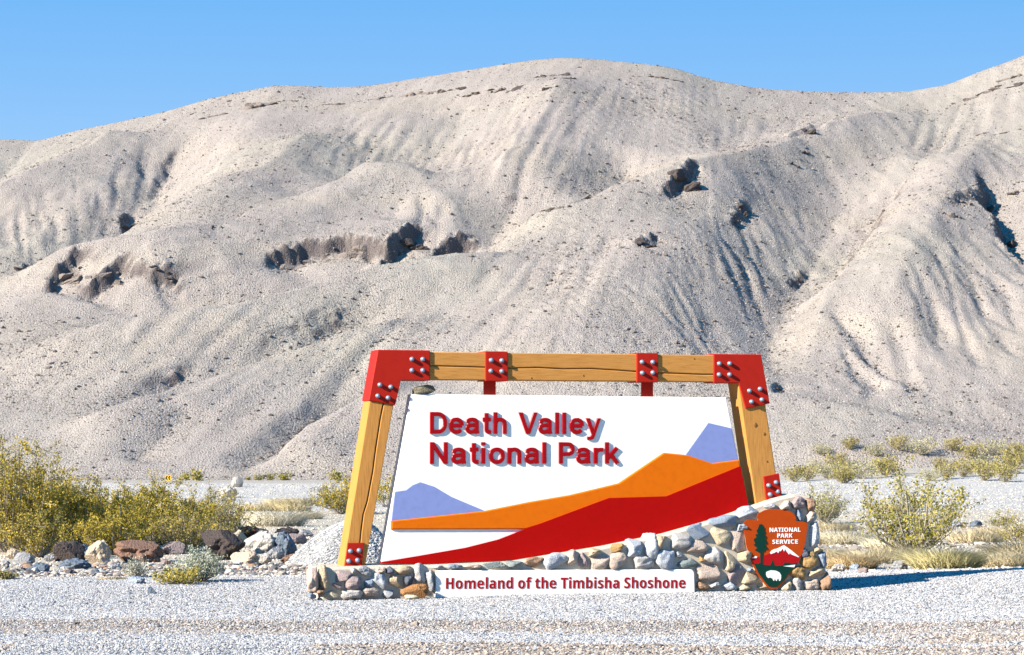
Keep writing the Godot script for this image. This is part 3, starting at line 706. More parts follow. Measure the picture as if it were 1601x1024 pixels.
	stamp([29.9,-155.7, 29.5,-150.2, 29.3,-144.5], -0.0651125, 0.66189, 0.460635)  # rill, fan
	stamp([30.3,-157.5, 30.1,-153.8, 29.8,-150.5], -0.05813, 0.647236, 0.39277)  # rill, fan
	# steep faces: broken rock with level beds
	var steep := PackedFloat32Array()
	steep.resize(nx * nz)
	for j in range(1, nz - 1):
		for i in range(1, nx - 1):
			var k := j * nx + i
			var gx := (hh[k + 1] - hh[k - 1]) / (hx[i + 1] - hx[i - 1])
			var gz := (hh[k + nx] - hh[k - nx]) / (hz[j + 1] - hz[j - 1])
			steep[k] = smoothstep(.95, 1.6, sqrt(gx * gx + gz * gz))
	for j in range(1, nz - 1):
		for i in range(1, nx - 1):
			var k := j * nx + i
			var s := maxf(steep[k], maxf(maxf(steep[k - 1], steep[k + 1]), maxf(steep[k - nx], steep[k + nx])) * .7)
			if s > 0.0:
				var bed := fposmod(hh[k] * 2.2 + n_wide.get_noise_2d(hx[i] * 4, hz[j] * 4), 1.0)
				hh[k] += s * (n_fine.get_noise_2d(hx[i] * 3, hz[j] * 3) * .55 + n_fine.get_noise_2d(hx[i] * 9, hz[j] * 9) * .25 + (smoothstep(0, 1, bed) - bed) * .35)
	# weathering: broad swells, fluting down the slope, and small lumps
	var flute := FastNoiseLite.new()
	flute.seed = 7
	flute.frequency = .35
	flute.fractal_type = FastNoiseLite.FRACTAL_RIDGED
	flute.fractal_octaves = 3
	for j in nz:
		for i in nx:
			var px := hx[i]
			var pz := hz[j]
			var up := clampf((-124.0 - pz) / 12.0, 0, 1) * clampf((pz + 225.0) / 20.0, .25, 1)
			var bend := n_wide.get_noise_2d(px * .8, pz * .8) * 6.0
			var rough := .5 + 1.2 * maxf(0, n_wide.get_noise_2d(px * 2 + 90, pz * 2))
			var d := n_wide.get_noise_2d(px, pz) * .22
			var side := smoothstep(0, 14, px + (pz + 165) * .1)
			var across := lerpf(px * .64 + pz * .77, px * .98 - pz * .2, side)
			var along := lerpf(pz * .64 - px * .77, pz * .98 + px * .2, side)
			d += flute.get_noise_2d(across * .5 + bend * .12, along * .05) * .11 * rough
			d += flute.get_noise_2d(across * 1.3 + 50 + bend * .2, along * .13) * .07 * rough
			d += n_fine.get_noise_2d(px, pz) * .05 * rough
			d += n_fine.get_noise_2d(px * 4, pz * 4) * .04
			hh[j * nx + i] += d * up
	var streak := FastNoiseLite.new()
	streak.seed = 12
	streak.frequency = .5
	streak.fractal_octaves = 4
	# the mesh, with the ground's own colour: pink-grey gravel, cream strata, dark desert pavement on the flanks turned right
	var v := PackedVector3Array()
	var n := PackedVector3Array()
	var c := PackedColorArray()
	v.resize(nx * nz)
	n.resize(nx * nz)
	c.resize(nx * nz)
	for j in nz:
		var ja := maxi(j - 1, 0)
		var jb := mini(j + 1, nz - 1)
		for i in nx:
			var ia := maxi(i - 1, 0)
			var ib := mini(i + 1, nx - 1)
			var k := j * nx + i
			v[k] = Vector3(hx[i], hh[k], hz[j])
			n[k] = Vector3(-(hh[j * nx + ib] - hh[j * nx + ia]) / (hx[ib] - hx[ia]), 1, -(hh[jb * nx + i] - hh[ja * nx + i]) / (hz[jb] - hz[ja])).normalized()
			var pave := clampf(n_wide.get_noise_2d(hx[i] * 1.5 + 40, hz[j] * 1.5) * 1.4 + n_fine.get_noise_2d(hx[i] * 2, hz[j] * 2) * .5, -1, 1)
			var strata := sin(hh[k] * 1.1 + n_wide.get_noise_2d(hx[i], hz[j]) * 5.0)
			var col := Color(.343, .301, .269)
			col = col.lerp(Color(.37, .323, .27), clampf(strata * .6, 0, 1))
			col = col.lerp(Color(.344, .315, .266), clampf(n_wide.get_noise_2d(hx[i] * .9 + 500, hz[j] * .9) * 1.6, 0, .7))
			col = col.lerp(Color(.315, .277, .252), clampf(pave, 0, .5))
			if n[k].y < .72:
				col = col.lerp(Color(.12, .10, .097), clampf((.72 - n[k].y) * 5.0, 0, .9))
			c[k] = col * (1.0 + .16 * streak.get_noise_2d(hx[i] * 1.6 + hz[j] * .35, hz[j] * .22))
	var idx := PackedInt32Array()
	idx.resize((nx - 1) * (nz - 1) * 6)
	var o := 0
	for j in nz - 1:
		for i in nx - 1:
			var a := j * nx + i
			for q in [a, a + 1, a + nx, a + 1, a + nx + 1, a + nx]:
				idx[o] = q
				o += 1
	var arrays := []
	arrays.resize(Mesh.ARRAY_MAX)
	arrays[Mesh.ARRAY_VERTEX] = v
	arrays[Mesh.ARRAY_NORMAL] = n
	arrays[Mesh.ARRAY_COLOR] = c
	arrays[Mesh.ARRAY_INDEX] = idx
	var m := ArrayMesh.new()
	m.add_surface_from_arrays(Mesh.PRIMITIVE_TRIANGLES, arrays)
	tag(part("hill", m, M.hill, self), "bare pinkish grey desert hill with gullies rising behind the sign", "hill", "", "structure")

func scatter(called: String, meshes: Array, material: Material, spots: Array, label: String, category: String) -> void:
	# spots: per mesh variant a PackedFloat32Array of 16 numbers a copy
	var root: Node3D = null
	for k in meshes.size():
		var mm := MultiMesh.new()
		mm.transform_format = MultiMesh.TRANSFORM_3D
		mm.use_colors = true
		mm.mesh = meshes[k]
		var buf: PackedFloat32Array = spots[k]
		mm.instance_count = buf.size() / 16
		mm.buffer = buf
		var o := MultiMeshInstance3D.new()
		o.multimesh = mm
		o.material_override = material
		if root == null:
			root = o
			o.name = numbered(called)
			add_child(o, true)
			tag(o, label, category, "", "stuff")
		else:
			o.name = "%s_%03d" % [called, k]
			root.add_child(o, true)
			o.set_meta("kind", "stuff")

func put(buf: PackedFloat32Array, at: Vector3, size: Vector3, turn: float, lean: float, c: Color) -> void:
	var b := Basis(Vector3.UP, turn) * Basis(Vector3(1, 0, 0), lean) * Basis.from_scale(size)
	buf.append_array(PackedFloat32Array([b.x.x, b.y.x, b.z.x, at.x, b.x.y, b.y.y, b.z.y, at.y, b.x.z, b.y.z, b.z.z, at.z, c.r, c.g, c.b, 1]))

func hill_rocks() -> void:
	var meshes := []
	var spots := []
	for k in 5:
		meshes.append(lump(Vector3(1, .8, 1), 1, .35, 2.6, k * 31.0, 3, false))
		spots.append(PackedFloat32Array())
	var made := 0
	var tries := 0
	while made < 170000 and tries < 2000000:
		tries += 1
		var z := -124.0 - 92.0 * pow(rng.randf(), 1.1)
		var x := rng.randf_range(-1, 1) * (-z * .25 + 3)
		var h := hill_height(x, z)
		var dx := hill_height(x + .8, z) - hill_height(x - .8, z)
		var hollow := (hill_height(x + 1.2, z) + hill_height(x - 1.2, z) + hill_height(x, z + 1.2) + hill_height(x, z - 1.2)) * .25 - h
		var patch := n_wide.get_noise_2d(x * 2.5 + 700, z * 2.5)
		var chance := .2 + clampf(-dx * .22, 0, .25) + clampf(hollow * 1.6, 0, .45) + clampf(patch * .5, -.1, .3)
		if rng.randf() > chance:
			continue
		made += 1
		var s := .035 + .055 * pow(rng.randf(), 2.0)
		if rng.randf() < .06 * (.3 + chance): s *= rng.randf_range(1.8, 3.4)
		var shade := rng.randf_range(.45, 1.1)
		var c := Color(.21, .185, .17) * shade
		if s < .1 and rng.randf() < .2: c = Color(.42, .38, .34) * rng.randf_range(.8, 1.1)
		put(spots[rng.randi() % 5], Vector3(x, h + s * .12, z), Vector3(s * rng.randf_range(.8, 1.4), s * rng.randf_range(.6, 1.0), s), rng.randf() * TAU, rng.randf_range(-.3, .3), c)
	scatter("hillside_rubble", meshes, M.rock_tint, spots, "loose dark stones strewn over the slopes and gullies of the hill", "rubble")

func outcrop(x: float, z: float, wide: float, high: float, tilt: float, shade: float, label: String) -> void:
	var y := hill_height(x, z)
	var o := thing("rock_outcrop", label, "rock outcrop", Vector3(x, y, z), 0, "dark rock outcrops on the hillside")
	var n := clampi(int(wide / maxf(high, .3) * 1.3), 2, 7)
	for k in n:
		var u := (k + .5) / n - .5
		var w := wide / n * rng.randf_range(1.2, 1.9)
		var hi := high * rng.randf_range(.5, .85)
		var m := lump(Vector3(w, hi, maxf(hi, .4) * rng.randf_range(1.2, 1.6)), 3, .36, 5.0, x * 7 + k * 13 + z, 4, false)
		var off := tan(deg_to_rad(tilt)) * u * wide
		var p := part("rock_block", m, M.outcrop_dark if shade < .95 else M.outcrop, o)
		var px := u * wide
		p.position = Vector3(px, hill_height(x + px, z) - y + off * .35 - hi * .18, rng.randf_range(-.3, .1))
		p.rotation_degrees = Vector3(rng.randf_range(-8, 8), rng.randf_range(-25, 25), tilt * .7 + rng.randf_range(-8, 8))

# ------------------------------------------------------------------ ground

func ground_height(x: float, z: float) -> float:
	var h := n_wide.get_noise_2d(x * 6, z * 6) * .02 + n_fine.get_noise_2d(x * .5, z * .5) * .012
	var near := smoothstep(-60, -34, z)
	h *= near + (1 - near) * smoothstep(-110, -100, z) * 2 + .3
	# crowned shoulder rising gently to the right
	h += .14 * smoothstep(3.2, 7.0, x) * smoothstep(-25.5, -29.0, z) * smoothstep(-34.0, -30.5, z)
	# wheel ruts along the shoulder
	var w := z + n_wide.get_noise_2d(x * 3, 50) * .35
	h -= .05 * smoothstep(-23.3, -22.6, w)
	h += .03 * (smoothstep(-21.2, -20.9, w) - smoothstep(-20.5, -19.9, w))
	# fan at the foot of the hill on the right
	h += .9 * smoothstep(-95, -126, z) * smoothstep(6, 30, x)
	return h

func ground_color(x: float, z: float) -> Color:
	var w := z + n_wide.get_noise_2d(x * 3, 50) * .35 + n_fine.get_noise_2d(x, z) * .25
	var gravel := Color(.38, .375, .37)
	var c := gravel
	var brown := smoothstep(-23.7, -23.2, w) * smoothstep(-21.9, -22.5, w)
	c = c.lerp(Color(.30, .262, .228), brown * .8)
	var tan_band := smoothstep(-20.9, -20.6, w) * smoothstep(-19.7, -20.1, w) * smoothstep(-.25, .2, n_wide.get_noise_2d(x * 5, 80))
	tan_band += smoothstep(-22.3, -22.0, w) * smoothstep(-21.2, -21.6, w) * smoothstep(.0, .3, n_wide.get_noise_2d(x * 4, 120) + (x - 1) * .04)
	c = c.lerp(Color(.42, .36, .30), clampf(tan_band, 0, 1) * .75)
	c = c.lerp(Color(.36, .30, .25), smoothstep(-19.6, -19.2, w) * .4)
	# soil behind the shoulder
	var edge := -30.6 - smoothstep(2.5, 4.0, x) * 2.2 + n_wide.get_noise_2d(x * 5, z * 5) * 1.2
	var soil := smoothstep(edge, edge - .8, z)
	var left := smoothstep(-1.0, -2.5, x)
	c = c.lerp(Color(.35, .29, .25).lerp(Color(.52, .46, .37), 1.0 - left), soil)
	c = c.lerp(Color(.53, .465, .37), smoothstep(-33.5, -35.5, z))
	# pale gravel flat, then the foot of the hill
	var flat := smoothstep(-60, -66, z + n_wide.get_noise_2d(x * 2, z) * 6) * smoothstep(-118, -112, z + n_wide.get_noise_2d(x * 2, 9) * 3)
	c = c.lerp(Color(.52, .495, .46), flat)
	c = c.lerp(Color(.46, .41, .35), smoothstep(-112, -118, z))
	return c * (1.0 + n_fine.get_noise_2d(x * 3, z * 3) * .08)

func build_ground() -> void:
	var xs := PackedFloat32Array([-900, -400, -200, -120])
	var x := -80.0
	while x <= 80.0:
		xs.append(x)
		x += .12 if absf(x) < 8.5 else (.6 if absf(x) < 30 else 3.0)
	xs.append_array(PackedFloat32Array([120, 200, 400, 900]))
	var zs := PackedFloat32Array([-900, -500, -300, -200, -150])
	var z := -140.0
	while z <= -12.0:
		zs.append(z)
		z += .8 if z < -40 else .1
	zs.append_array(PackedFloat32Array([-8, -4, 0, 10, 40, 120, 500]))
	var v := PackedVector3Array()
	var c := PackedColorArray()
	for b in zs:
		for a in xs:
			v.append(Vector3(a, ground_height(a, b), b))
			c.append(ground_color(a, b))
	var nx := xs.size()
	var idx := PackedInt32Array()
	for j in zs.size() - 1:
		for i in nx - 1:
			var a := j * nx + i
			idx.append_array(PackedInt32Array([a, a + 1, a + nx, a + 1, a + nx + 1, a + nx]))
	var arrays := []
	arrays.resize(Mesh.ARRAY_MAX)
	arrays[Mesh.ARRAY_VERTEX] = v
	arrays[Mesh.ARRAY_COLOR] = c
	arrays[Mesh.ARRAY_INDEX] = idx
	var st := SurfaceTool.new()
	st.create_from_arrays(arrays)
	st.generate_normals()
	tag(part("ground", st.commit(), M.ground, self), "pale gravel shoulder with faint wheel ruts running into desert soil", "ground", "", "structure")

func gravel() -> void:
	var meshes := []
	var spots := []
	for k in 4:
		meshes.append(lump(Vector3(1, .75, 1), 1, .3, 2.4, 100 + k * 17.0, 2, false))
		spots.append(PackedFloat32Array())
	for n in 520000:
		var z := -18.6 - 14.4 * pow(rng.randf(), .85)
		var x := rng.randf_range(-1, 1) * (-z * .235 + .9) + .1
		var soil := ground_color(x, z)
		var warm := clampf((soil.r - soil.b) * 9.0, 0, 1)
		var s := rng.randf_range(.007, .0195)
		if z < -31: s *= 1.15
		var brown := clampf(warm, 0, 1) > .55 and z > -24.5
		if brown and rng.randf() < .14: s *= rng.randf_range(1.4, 2.1)
		if rng.randf() < .012: s *= rng.randf_range(1.5, 2.2)
		if warm > .6 and rng.randf() < .35: continue
		var c := Color(.40, .395, .39) * rng.randf_range(.6, 1.15)
		var pick := rng.randf()
		if pick < .16: c = Color(.11, .115, .13) * rng.randf_range(.6, 1.3)
		elif pick < .22: c = Color(.25, .275, .32)
		elif pick < .32: c = Color(.40, .335, .28)
		if warm > .4 and rng.randf() < warm:
			c = Color(.36, .30, .25) * rng.randf_range(.6, 1.2)
			if rng.randf() < .2: c = Color(.11, .09, .08)
		put(spots[n % 4], Vector3(x, ground_height(x, z) + s * .18, z), Vector3(s * rng.randf_range(.8, 1.5), s * rng.randf_range(.6, 1), s), rng.randf() * TAU, rng.randf_range(-.4, .4), c)
	# coarser scatter over the soil behind
	for n in 85000:
		var z := -31.0 - 80.0 * pow(rng.randf(), 1.6)
		var x := rng.randf_range(-1, 1) * (-z * .30 + 5)
		var s := rng.randf_range(.012, .036) * (1.0 + (-z - 31.0) * .006)
		if rng.randf() < .02: s *= 2.2
		var c := Color(.52, .465, .385) * rng.randf_range(.7, 1.15)
		if rng.randf() < .12: c = Color(.16, .15, .16)
		put(spots[n % 4], Vector3(x, ground_height(x, z) + s * .15, z), Vector3(s * rng.randf_range(.8, 1.4), s * .8, s), rng.randf() * TAU, rng.randf_range(-.3, .3), c)
	for n in 5200:
		var left := n < 3600
		var x := rng.randf_range(-7.4, -2.2) if left else rng.randf_range(4.6, 10.0)
		var z := -31.4 - 3.2 * rng.randf() - (0.0 if left else 5.0 + 14.0 * rng.randf())
		if left and x > -3.4 and rng.randf() < .5: continue
		var s := rng.randf_range(.02, .07) * (1.0 if left else .9)
		if rng.randf() < .05: s *= 2.0
		var pick := rng.randf()
		var c := Color(.22, .19, .165) if pick < .35 else (Color(.42, .38, .33) if pick < .7 else (Color(.09, .085, .09) if pick < .88 else Color(.27, .17, .11)))
		put(spots[n % 4], Vector3(x, ground_height(x, z) + s * .2, z), Vector3(s * rng.randf_range(.9, 1.6), s * rng.randf_range(.6, .9), s), rng.randf() * TAU, rng.randf_range(-.4, .4), c * rng.randf_range(.7, 1.2))
	scatter("gravel", meshes, M.rock_tint, spots, "loose pale gravel covering the shoulder in front of the sign", "gravel")

# ------------------------------------------------------------------ the sign

func stone(u: float, v: float, w: float, h: float, turn: float, c: Color) -> void:
	var m := lump(Vector3(w * 1.06, h * 1.06, rng.randf_range(.17, .23)), 3, .18, rng.randf_range(2.7, 3.6), u * 50 + v * 31, 4)
	var key := "stone %.2f %.2f %.2f" % [c.r, c.g, c.b]
	if not M.has(key):
		var s := mat(key, c.linear_to_srgb(), .85, .3)
		textured(s, M.stone_spots, 3.2, false)
		relief(s, M.stone_relief, .5)
	var o := part("stone", m, M[key], M.wall_node)
	o.position = Vector3(u, v, .125)
	o.rotation_degrees = Vector3(0, rng.randf_range(-5, 5), turn + rng.randf_range(-4, 4))

func build_wall() -> void:
	var o := thing("stone_wall", "low fieldstone wall in pale mortar, rising to the right, carrying the timber frame", "stone wall", SIGN_AT, SIGN_TURN)
	M.wall_node = o
	var top := points([-2.83, -.2, -2.835, .325, -2.66, .335, -2.163, .342, -1.597, .342, -.708, .368, -.403, .413, .354, .524, 1.047, .651, 1.591, .791, 2.033, .927, 2.395, 1.043, 2.588, 1.082, 2.785, 1.06, 2.821, .953, 2.828, .845, 2.804, .752, 2.873, .528, 2.957, .275, 3.003, .124, 3.01, -.2])
	part("mortar_core", prism(top, -.5, .158, .03), M.mortar, o)
	stone(-2.914, 0.225, 0.116, 0.272, 0, Color(0.46, 0.37, 0.31))
	stone(-2.796, 0.233, 0.106, 0.234, 8, Color(0.44, 0.35, 0.24))
	stone(-2.614, 0.252, 0.198, 0.145, 0, Color(0.31, 0.245, 0.24))
	stone(-2.663, 0.133, 0.092, 0.056, -10, Color(0.31, 0.245, 0.24))
	stone(-2.481, 0.291, 0.053, 0.061, 0, Color(0.43, 0.41, 0.39))
	stone(-2.371, 0.294, 0.174, 0.089, -8, Color(0.33, 0.34, 0.36))
	stone(-2.485, 0.157, 0.179, 0.150, -10, Color(0.31, 0.245, 0.24))
	stone(-2.325, 0.163, 0.145, 0.126, 10, Color(0.22, 0.27, 0.34))
	stone(-2.192, 0.188, 0.145, 0.197, 12, Color(0.4, 0.43, 0.47))
	stone(-2.183, 0.296, 0.101, 0.056, 8, Color(0.46, 0.37, 0.31))
	stone(-2.077, 0.294, 0.087, 0.084, 0, Color(0.1, 0.11, 0.145))
	stone(-1.925, 0.288, 0.188, 0.098, 0, Color(0.44, 0.35, 0.24))
	stone(-1.998, 0.159, 0.198, 0.183, 0, Color(0.44, 0.35, 0.24))
	stone(-1.734, 0.263, 0.164, 0.206, -18, Color(0.43, 0.41, 0.39))
	stone(-1.864, 0.175, 0.106, 0.098, 0, Color(0.1, 0.11, 0.145))
	stone(-1.627, 0.171, 0.106, 0.211, 8, Color(0.33, 0.34, 0.36))
	stone(-2.718, 0.058, 0.159, 0.098, 0, Color(0.5, 0.42, 0.29))
	stone(-2.922, 0.03, 0.082, 0.056, 0, Color(0.22, 0.27, 0.34))
	stone(-2.841, 0.082, 0.082, 0.070, 0, Color(0.3, 0.19, 0.125))
	stone(-2.494, 0.05, 0.217, 0.108, 0, Color(0.43, 0.41, 0.39))
	stone(-2.284, 0.065, 0.179, 0.084, 0, Color(0.46, 0.37, 0.31))
	stone(-2.109, 0.053, 0.135, 0.103, 0, Color(0.33, 0.34, 0.36))
	stone(-1.562, 0.328, 0.125, 0.037, 0, Color(0.33, 0.34, 0.36))
	stone(-1.361, 0.322, 0.167, 0.044, 0, Color(0.22, 0.27, 0.34))
	stone(-1.148, 0.326, 0.197, 0.050, 0, Color(0.46, 0.37, 0.31))
	stone(-0.925, 0.333, 0.228, 0.065, 4, Color(0.2, 0.24, 0.24))
	stone(-0.846, 0.339, 0.085, 0.062, 0, Color(0.2, 0.24, 0.24))
	stone(-0.689, 0.345, 0.170, 0.080, 4, Color(0.2, 0.24, 0.24))
	stone(-0.45, 0.349, 0.220, 0.112, 0, Color(0.3, 0.19, 0.125))
	stone(-0.21, 0.367, 0.281, 0.165, 5, Color(0.4, 0.43, 0.47))
	stone(-0.021, 0.382, 0.137, 0.174, 0, Color(0.46, 0.37, 0.31))
	stone(0.1, 0.389, 0.121, 0.183, -10, Color(0.31, 0.245, 0.24))
	stone(0.26, 0.362, 0.261, 0.197, 10, Color(0.46, 0.37, 0.31))
	stone(0.481, 0.503, 0.158, 0.091, 12, Color(0.38, 0.24, 0.1))
	stone(0.496, 0.359, 0.215, 0.197, 0, Color(0.46, 0.37, 0.31))
	stone(0.664, 0.494, 0.200, 0.197, 0, Color(0.4, 0.43, 0.47))
	stone(0.872, 0.528, 0.170, 0.253, 8, Color(0.4, 0.43, 0.47))
	stone(0.764, 0.341, 0.294, 0.165, 6, Color(0.43, 0.41, 0.39))
	stone(1, 0.568, 0.127, 0.183, 0, Color(0.44, 0.35, 0.24))
	stone(1.049, 0.359, 0.249, 0.212, 0, Color(0.4, 0.43, 0.47))
	stone(1.197, 0.59, 0.282, 0.206, 12, Color(0.43, 0.41, 0.39))
	stone(1.438, 0.668, 0.231, 0.171, 20, Color(0.22, 0.27, 0.34))
	stone(1.398, 0.493, 0.261, 0.177, 16, Color(0.46, 0.37, 0.31))
	stone(1.212, 0.423, 0.091, 0.077, 0, Color(0.33, 0.34, 0.36))
	stone(1.312, 0.327, 0.264, 0.141, 0, Color(0.2, 0.24, 0.24))
	stone(0.207, 0.47, 0.137, 0.074, 15, Color(0.44, 0.35, 0.24))
	stone(1.71, 0.773, 0.311, 0.124, 8, Color(0.22, 0.27, 0.34))
	stone(2.021, 0.871, 0.256, 0.136, 16, Color(0.4, 0.43, 0.47))
	stone(2.288, 0.94, 0.151, 0.055, 14, Color(0.33, 0.34, 0.36))
	stone(2.461, 0.96, 0.134, 0.100, 10, Color(0.46, 0.37, 0.31))
	stone(2.624, 0.994, 0.153, 0.148, 0, Color(0.31, 0.245, 0.24))
	stone(2.773, 0.973, 0.112, 0.160, -5, Color(0.3, 0.19, 0.125))
	stone(2.643, 0.849, 0.103, 0.142, 0, Color(0.22, 0.27, 0.34))
	stone(2.759, 0.824, 0.161, 0.109, 15, Color(0.46, 0.37, 0.31))
	stone(2.814, 0.633, 0.137, 0.279, 4, Color(0.4, 0.43, 0.47))
	stone(2.869, 0.448, 0.103, 0.076, 0, Color(0.44, 0.35, 0.24))
	stone(2.752, 0.348, 0.189, 0.184, 8, Color(0.38, 0.24, 0.1))
	stone(2.913, 0.34, 0.115, 0.172, 0, Color(0.22, 0.27, 0.34))
	stone(2.616, 0.195, 0.186, 0.147, 10, Color(0.38, 0.24, 0.1))
	stone(2.838, 0.204, 0.225, 0.133, 3, Color(0.44, 0.35, 0.24))
	stone(2.957, 0.107, 0.137, 0.219, -6, Color(0.3, 0.19, 0.125))
	stone(2.783, 0.074, 0.186, 0.138, 0, Color(0.46, 0.37, 0.31))
	stone(2.59, 0.076, 0.139, 0.135, 0, Color(0.43, 0.41, 0.39))
	stone(2.462, 0.055, 0.139, 0.102, 0, Color(0.5, 0.42, 0.29))
	stone(1.678, 0.62, 0.250, 0.184, 0, Color(0.5, 0.42, 0.29))
	stone(1.893, 0.582, 0.214, 0.255, 0, Color(0.46, 0.37, 0.31))
	stone(1.608, 0.42, 0.201, 0.204, -12, Color(0.43, 0.41, 0.39))
	stone(1.79, 0.348, 0.153, 0.225, -8, Color(0.5, 0.42, 0.29))
	stone(1.961, 0.381, 0.176, 0.135, 8, Color(0.44, 0.35, 0.24))
	stone(1.563, 0.233, 0.305, 0.192, 0, Color(0.46, 0.37, 0.31))
	stone(1.859, 0.193, 0.220, 0.219, -18, Color(0.31, 0.245, 0.24))
	stone(2.049, 0.155, 0.214, 0.159, 0, Color(0.44, 0.35, 0.24))
	stone(2.043, 0.244, 0.078, 0.050, 0, Color(0.22, 0.27, 0.34))
	stone(1.481, 0.081, 0.151, 0.100, 0, Color(0.3, 0.19, 0.125))
	stone(1.607, 0.073, 0.127, 0.088, 0, Color(0.33, 0.34, 0.36))
	stone(1.777, 0.065, 0.188, 0.100, 0, Color(0.4, 0.43, 0.47))
	stone(1.985, 0.044, 0.176, 0.066, 0, Color(0.5, 0.42, 0.29))
	stone(2.207, 0.07, 0.134, 0.111, 0, Color(0.44, 0.35, 0.24))
	stone(1.47, 0.375, 0.054, 0.071, 0, Color(0.38, 0.24, 0.1))
	stone(1.931, 0.724, 0.134, 0.095, 10, Color(0.4, 0.43, 0.47))
	stone(2.695, 0.42, 0.110, 0.095, -10, Color(0.1, 0.11, 0.145))
	# the ends and the top carry stones too
	for k in 7:
		M.end_left = lump(Vector3(.13, rng.randf_range(.13, .2), rng.randf_range(.12, .18)), 3, .16, 3.0, k * 9.0, 2)
		var e := part("stone", M.end_left, M["stone 0.46 0.37 0.31"], o)
		e.position = Vector3(-2.77, .08 + .15 * (k % 2), -.42 + .15 * (k / 2))
	for k in 12:
		var e := part("stone", lump(Vector3(.22, rng.randf_range(.2, .28), rng.randf_range(.15, .22)), 3, .16, 3.0, 70 + k * 9.0, 2), M["stone 0.30 0.19 0.12"] if k % 3 == 0 else M["stone 0.43 0.41 0.39"], o)
		var y := .1 + .25 * (k % 4)
		e.position = Vector3(2.98 - y * .2, y, -.4 + .18 * (k / 4))

func bolt_mesh() -> ArrayMesh:
	var st := begin()
	st.set_smooth_group(0)
	var rings := [[.026, .0], [.026, .005], [.0215, .006], [.0215, .024], [.018, .033], [.010, .038], [.0, .039]]
	for i in rings.size() - 1:
		for k in 14:
			var a := TAU * k / 14
			var b := TAU * (k + 1) / 14
			var p := Vector3(cos(a) * rings[i][0], sin(a) * rings[i][0], rings[i][1])
			var q := Vector3(cos(b) * rings[i][0], sin(b) * rings[i][0], rings[i][1])
			var r := Vector3(cos(b) * rings[i + 1][0], sin(b) * rings[i + 1][0], rings[i + 1][1])
			var s := Vector3(cos(a) * rings[i + 1][0], sin(a) * rings[i + 1][0], rings[i + 1][1])
			var out := Vector3(cos(a), sin(a), .6)
			if rings[i + 1][0] > 0.0:
				quad(st, p, q, r, s, out)
			else:
				tri(st, p, q, r, out)
	return done(st)

func bracket(o: Node3D, poly: Array, w0: float, bolts: Array) -> void:
	var b := part("bracket", prism(points(poly), w0, .02, .006), M.bracket, o)
	for i in range(0, bolts.size(), 2):
		var t := part("bolt", M.bolt_mesh, M.bolt, b)
		t.position = Vector3(bolts[i], bolts[i + 1], .0195)
		t.rotation_degrees.z = i * 17.0

func split_timber(o: Node3D, called: String, poly: PackedVector2Array, crack: PackedVector2Array, gap: float) -> void:
	# a square timber: solid core, and a face checked by one long drying crack that runs from the poly's first side (0-3) to the opposite one
	# poly: corners a b c d, the crack runs between the middles of a-d and b-c; crack holds (share along, share across)
	var st := begin()
	prism_on(st, poly, -.3, -.035, 0.0)
	var low := PackedVector2Array([poly[0], poly[1]])
	var high := PackedVector2Array([poly[3], poly[2]])
	for k in range(crack.size() - 1, -1, -1):
		var c := crack[k]
		var a := poly[0].lerp(poly[1], c.x)
		var b := poly[3].lerp(poly[2], c.x)
		var side := (b - a).normalized() * gap * (1.0 if k > 0 and k < crack.size() - 1 else .4)
		low.append(a.lerp(b, c.y) - side * .5)
		high.append(a.lerp(b, c.y) + side * .5)
	prism_on(st, low, -.0352, 0, .008)
	prism_on(st, high, -.0352, 0, .008)
	part(called, done(st), M.wood_beam if called == "beam" else M.wood, o)

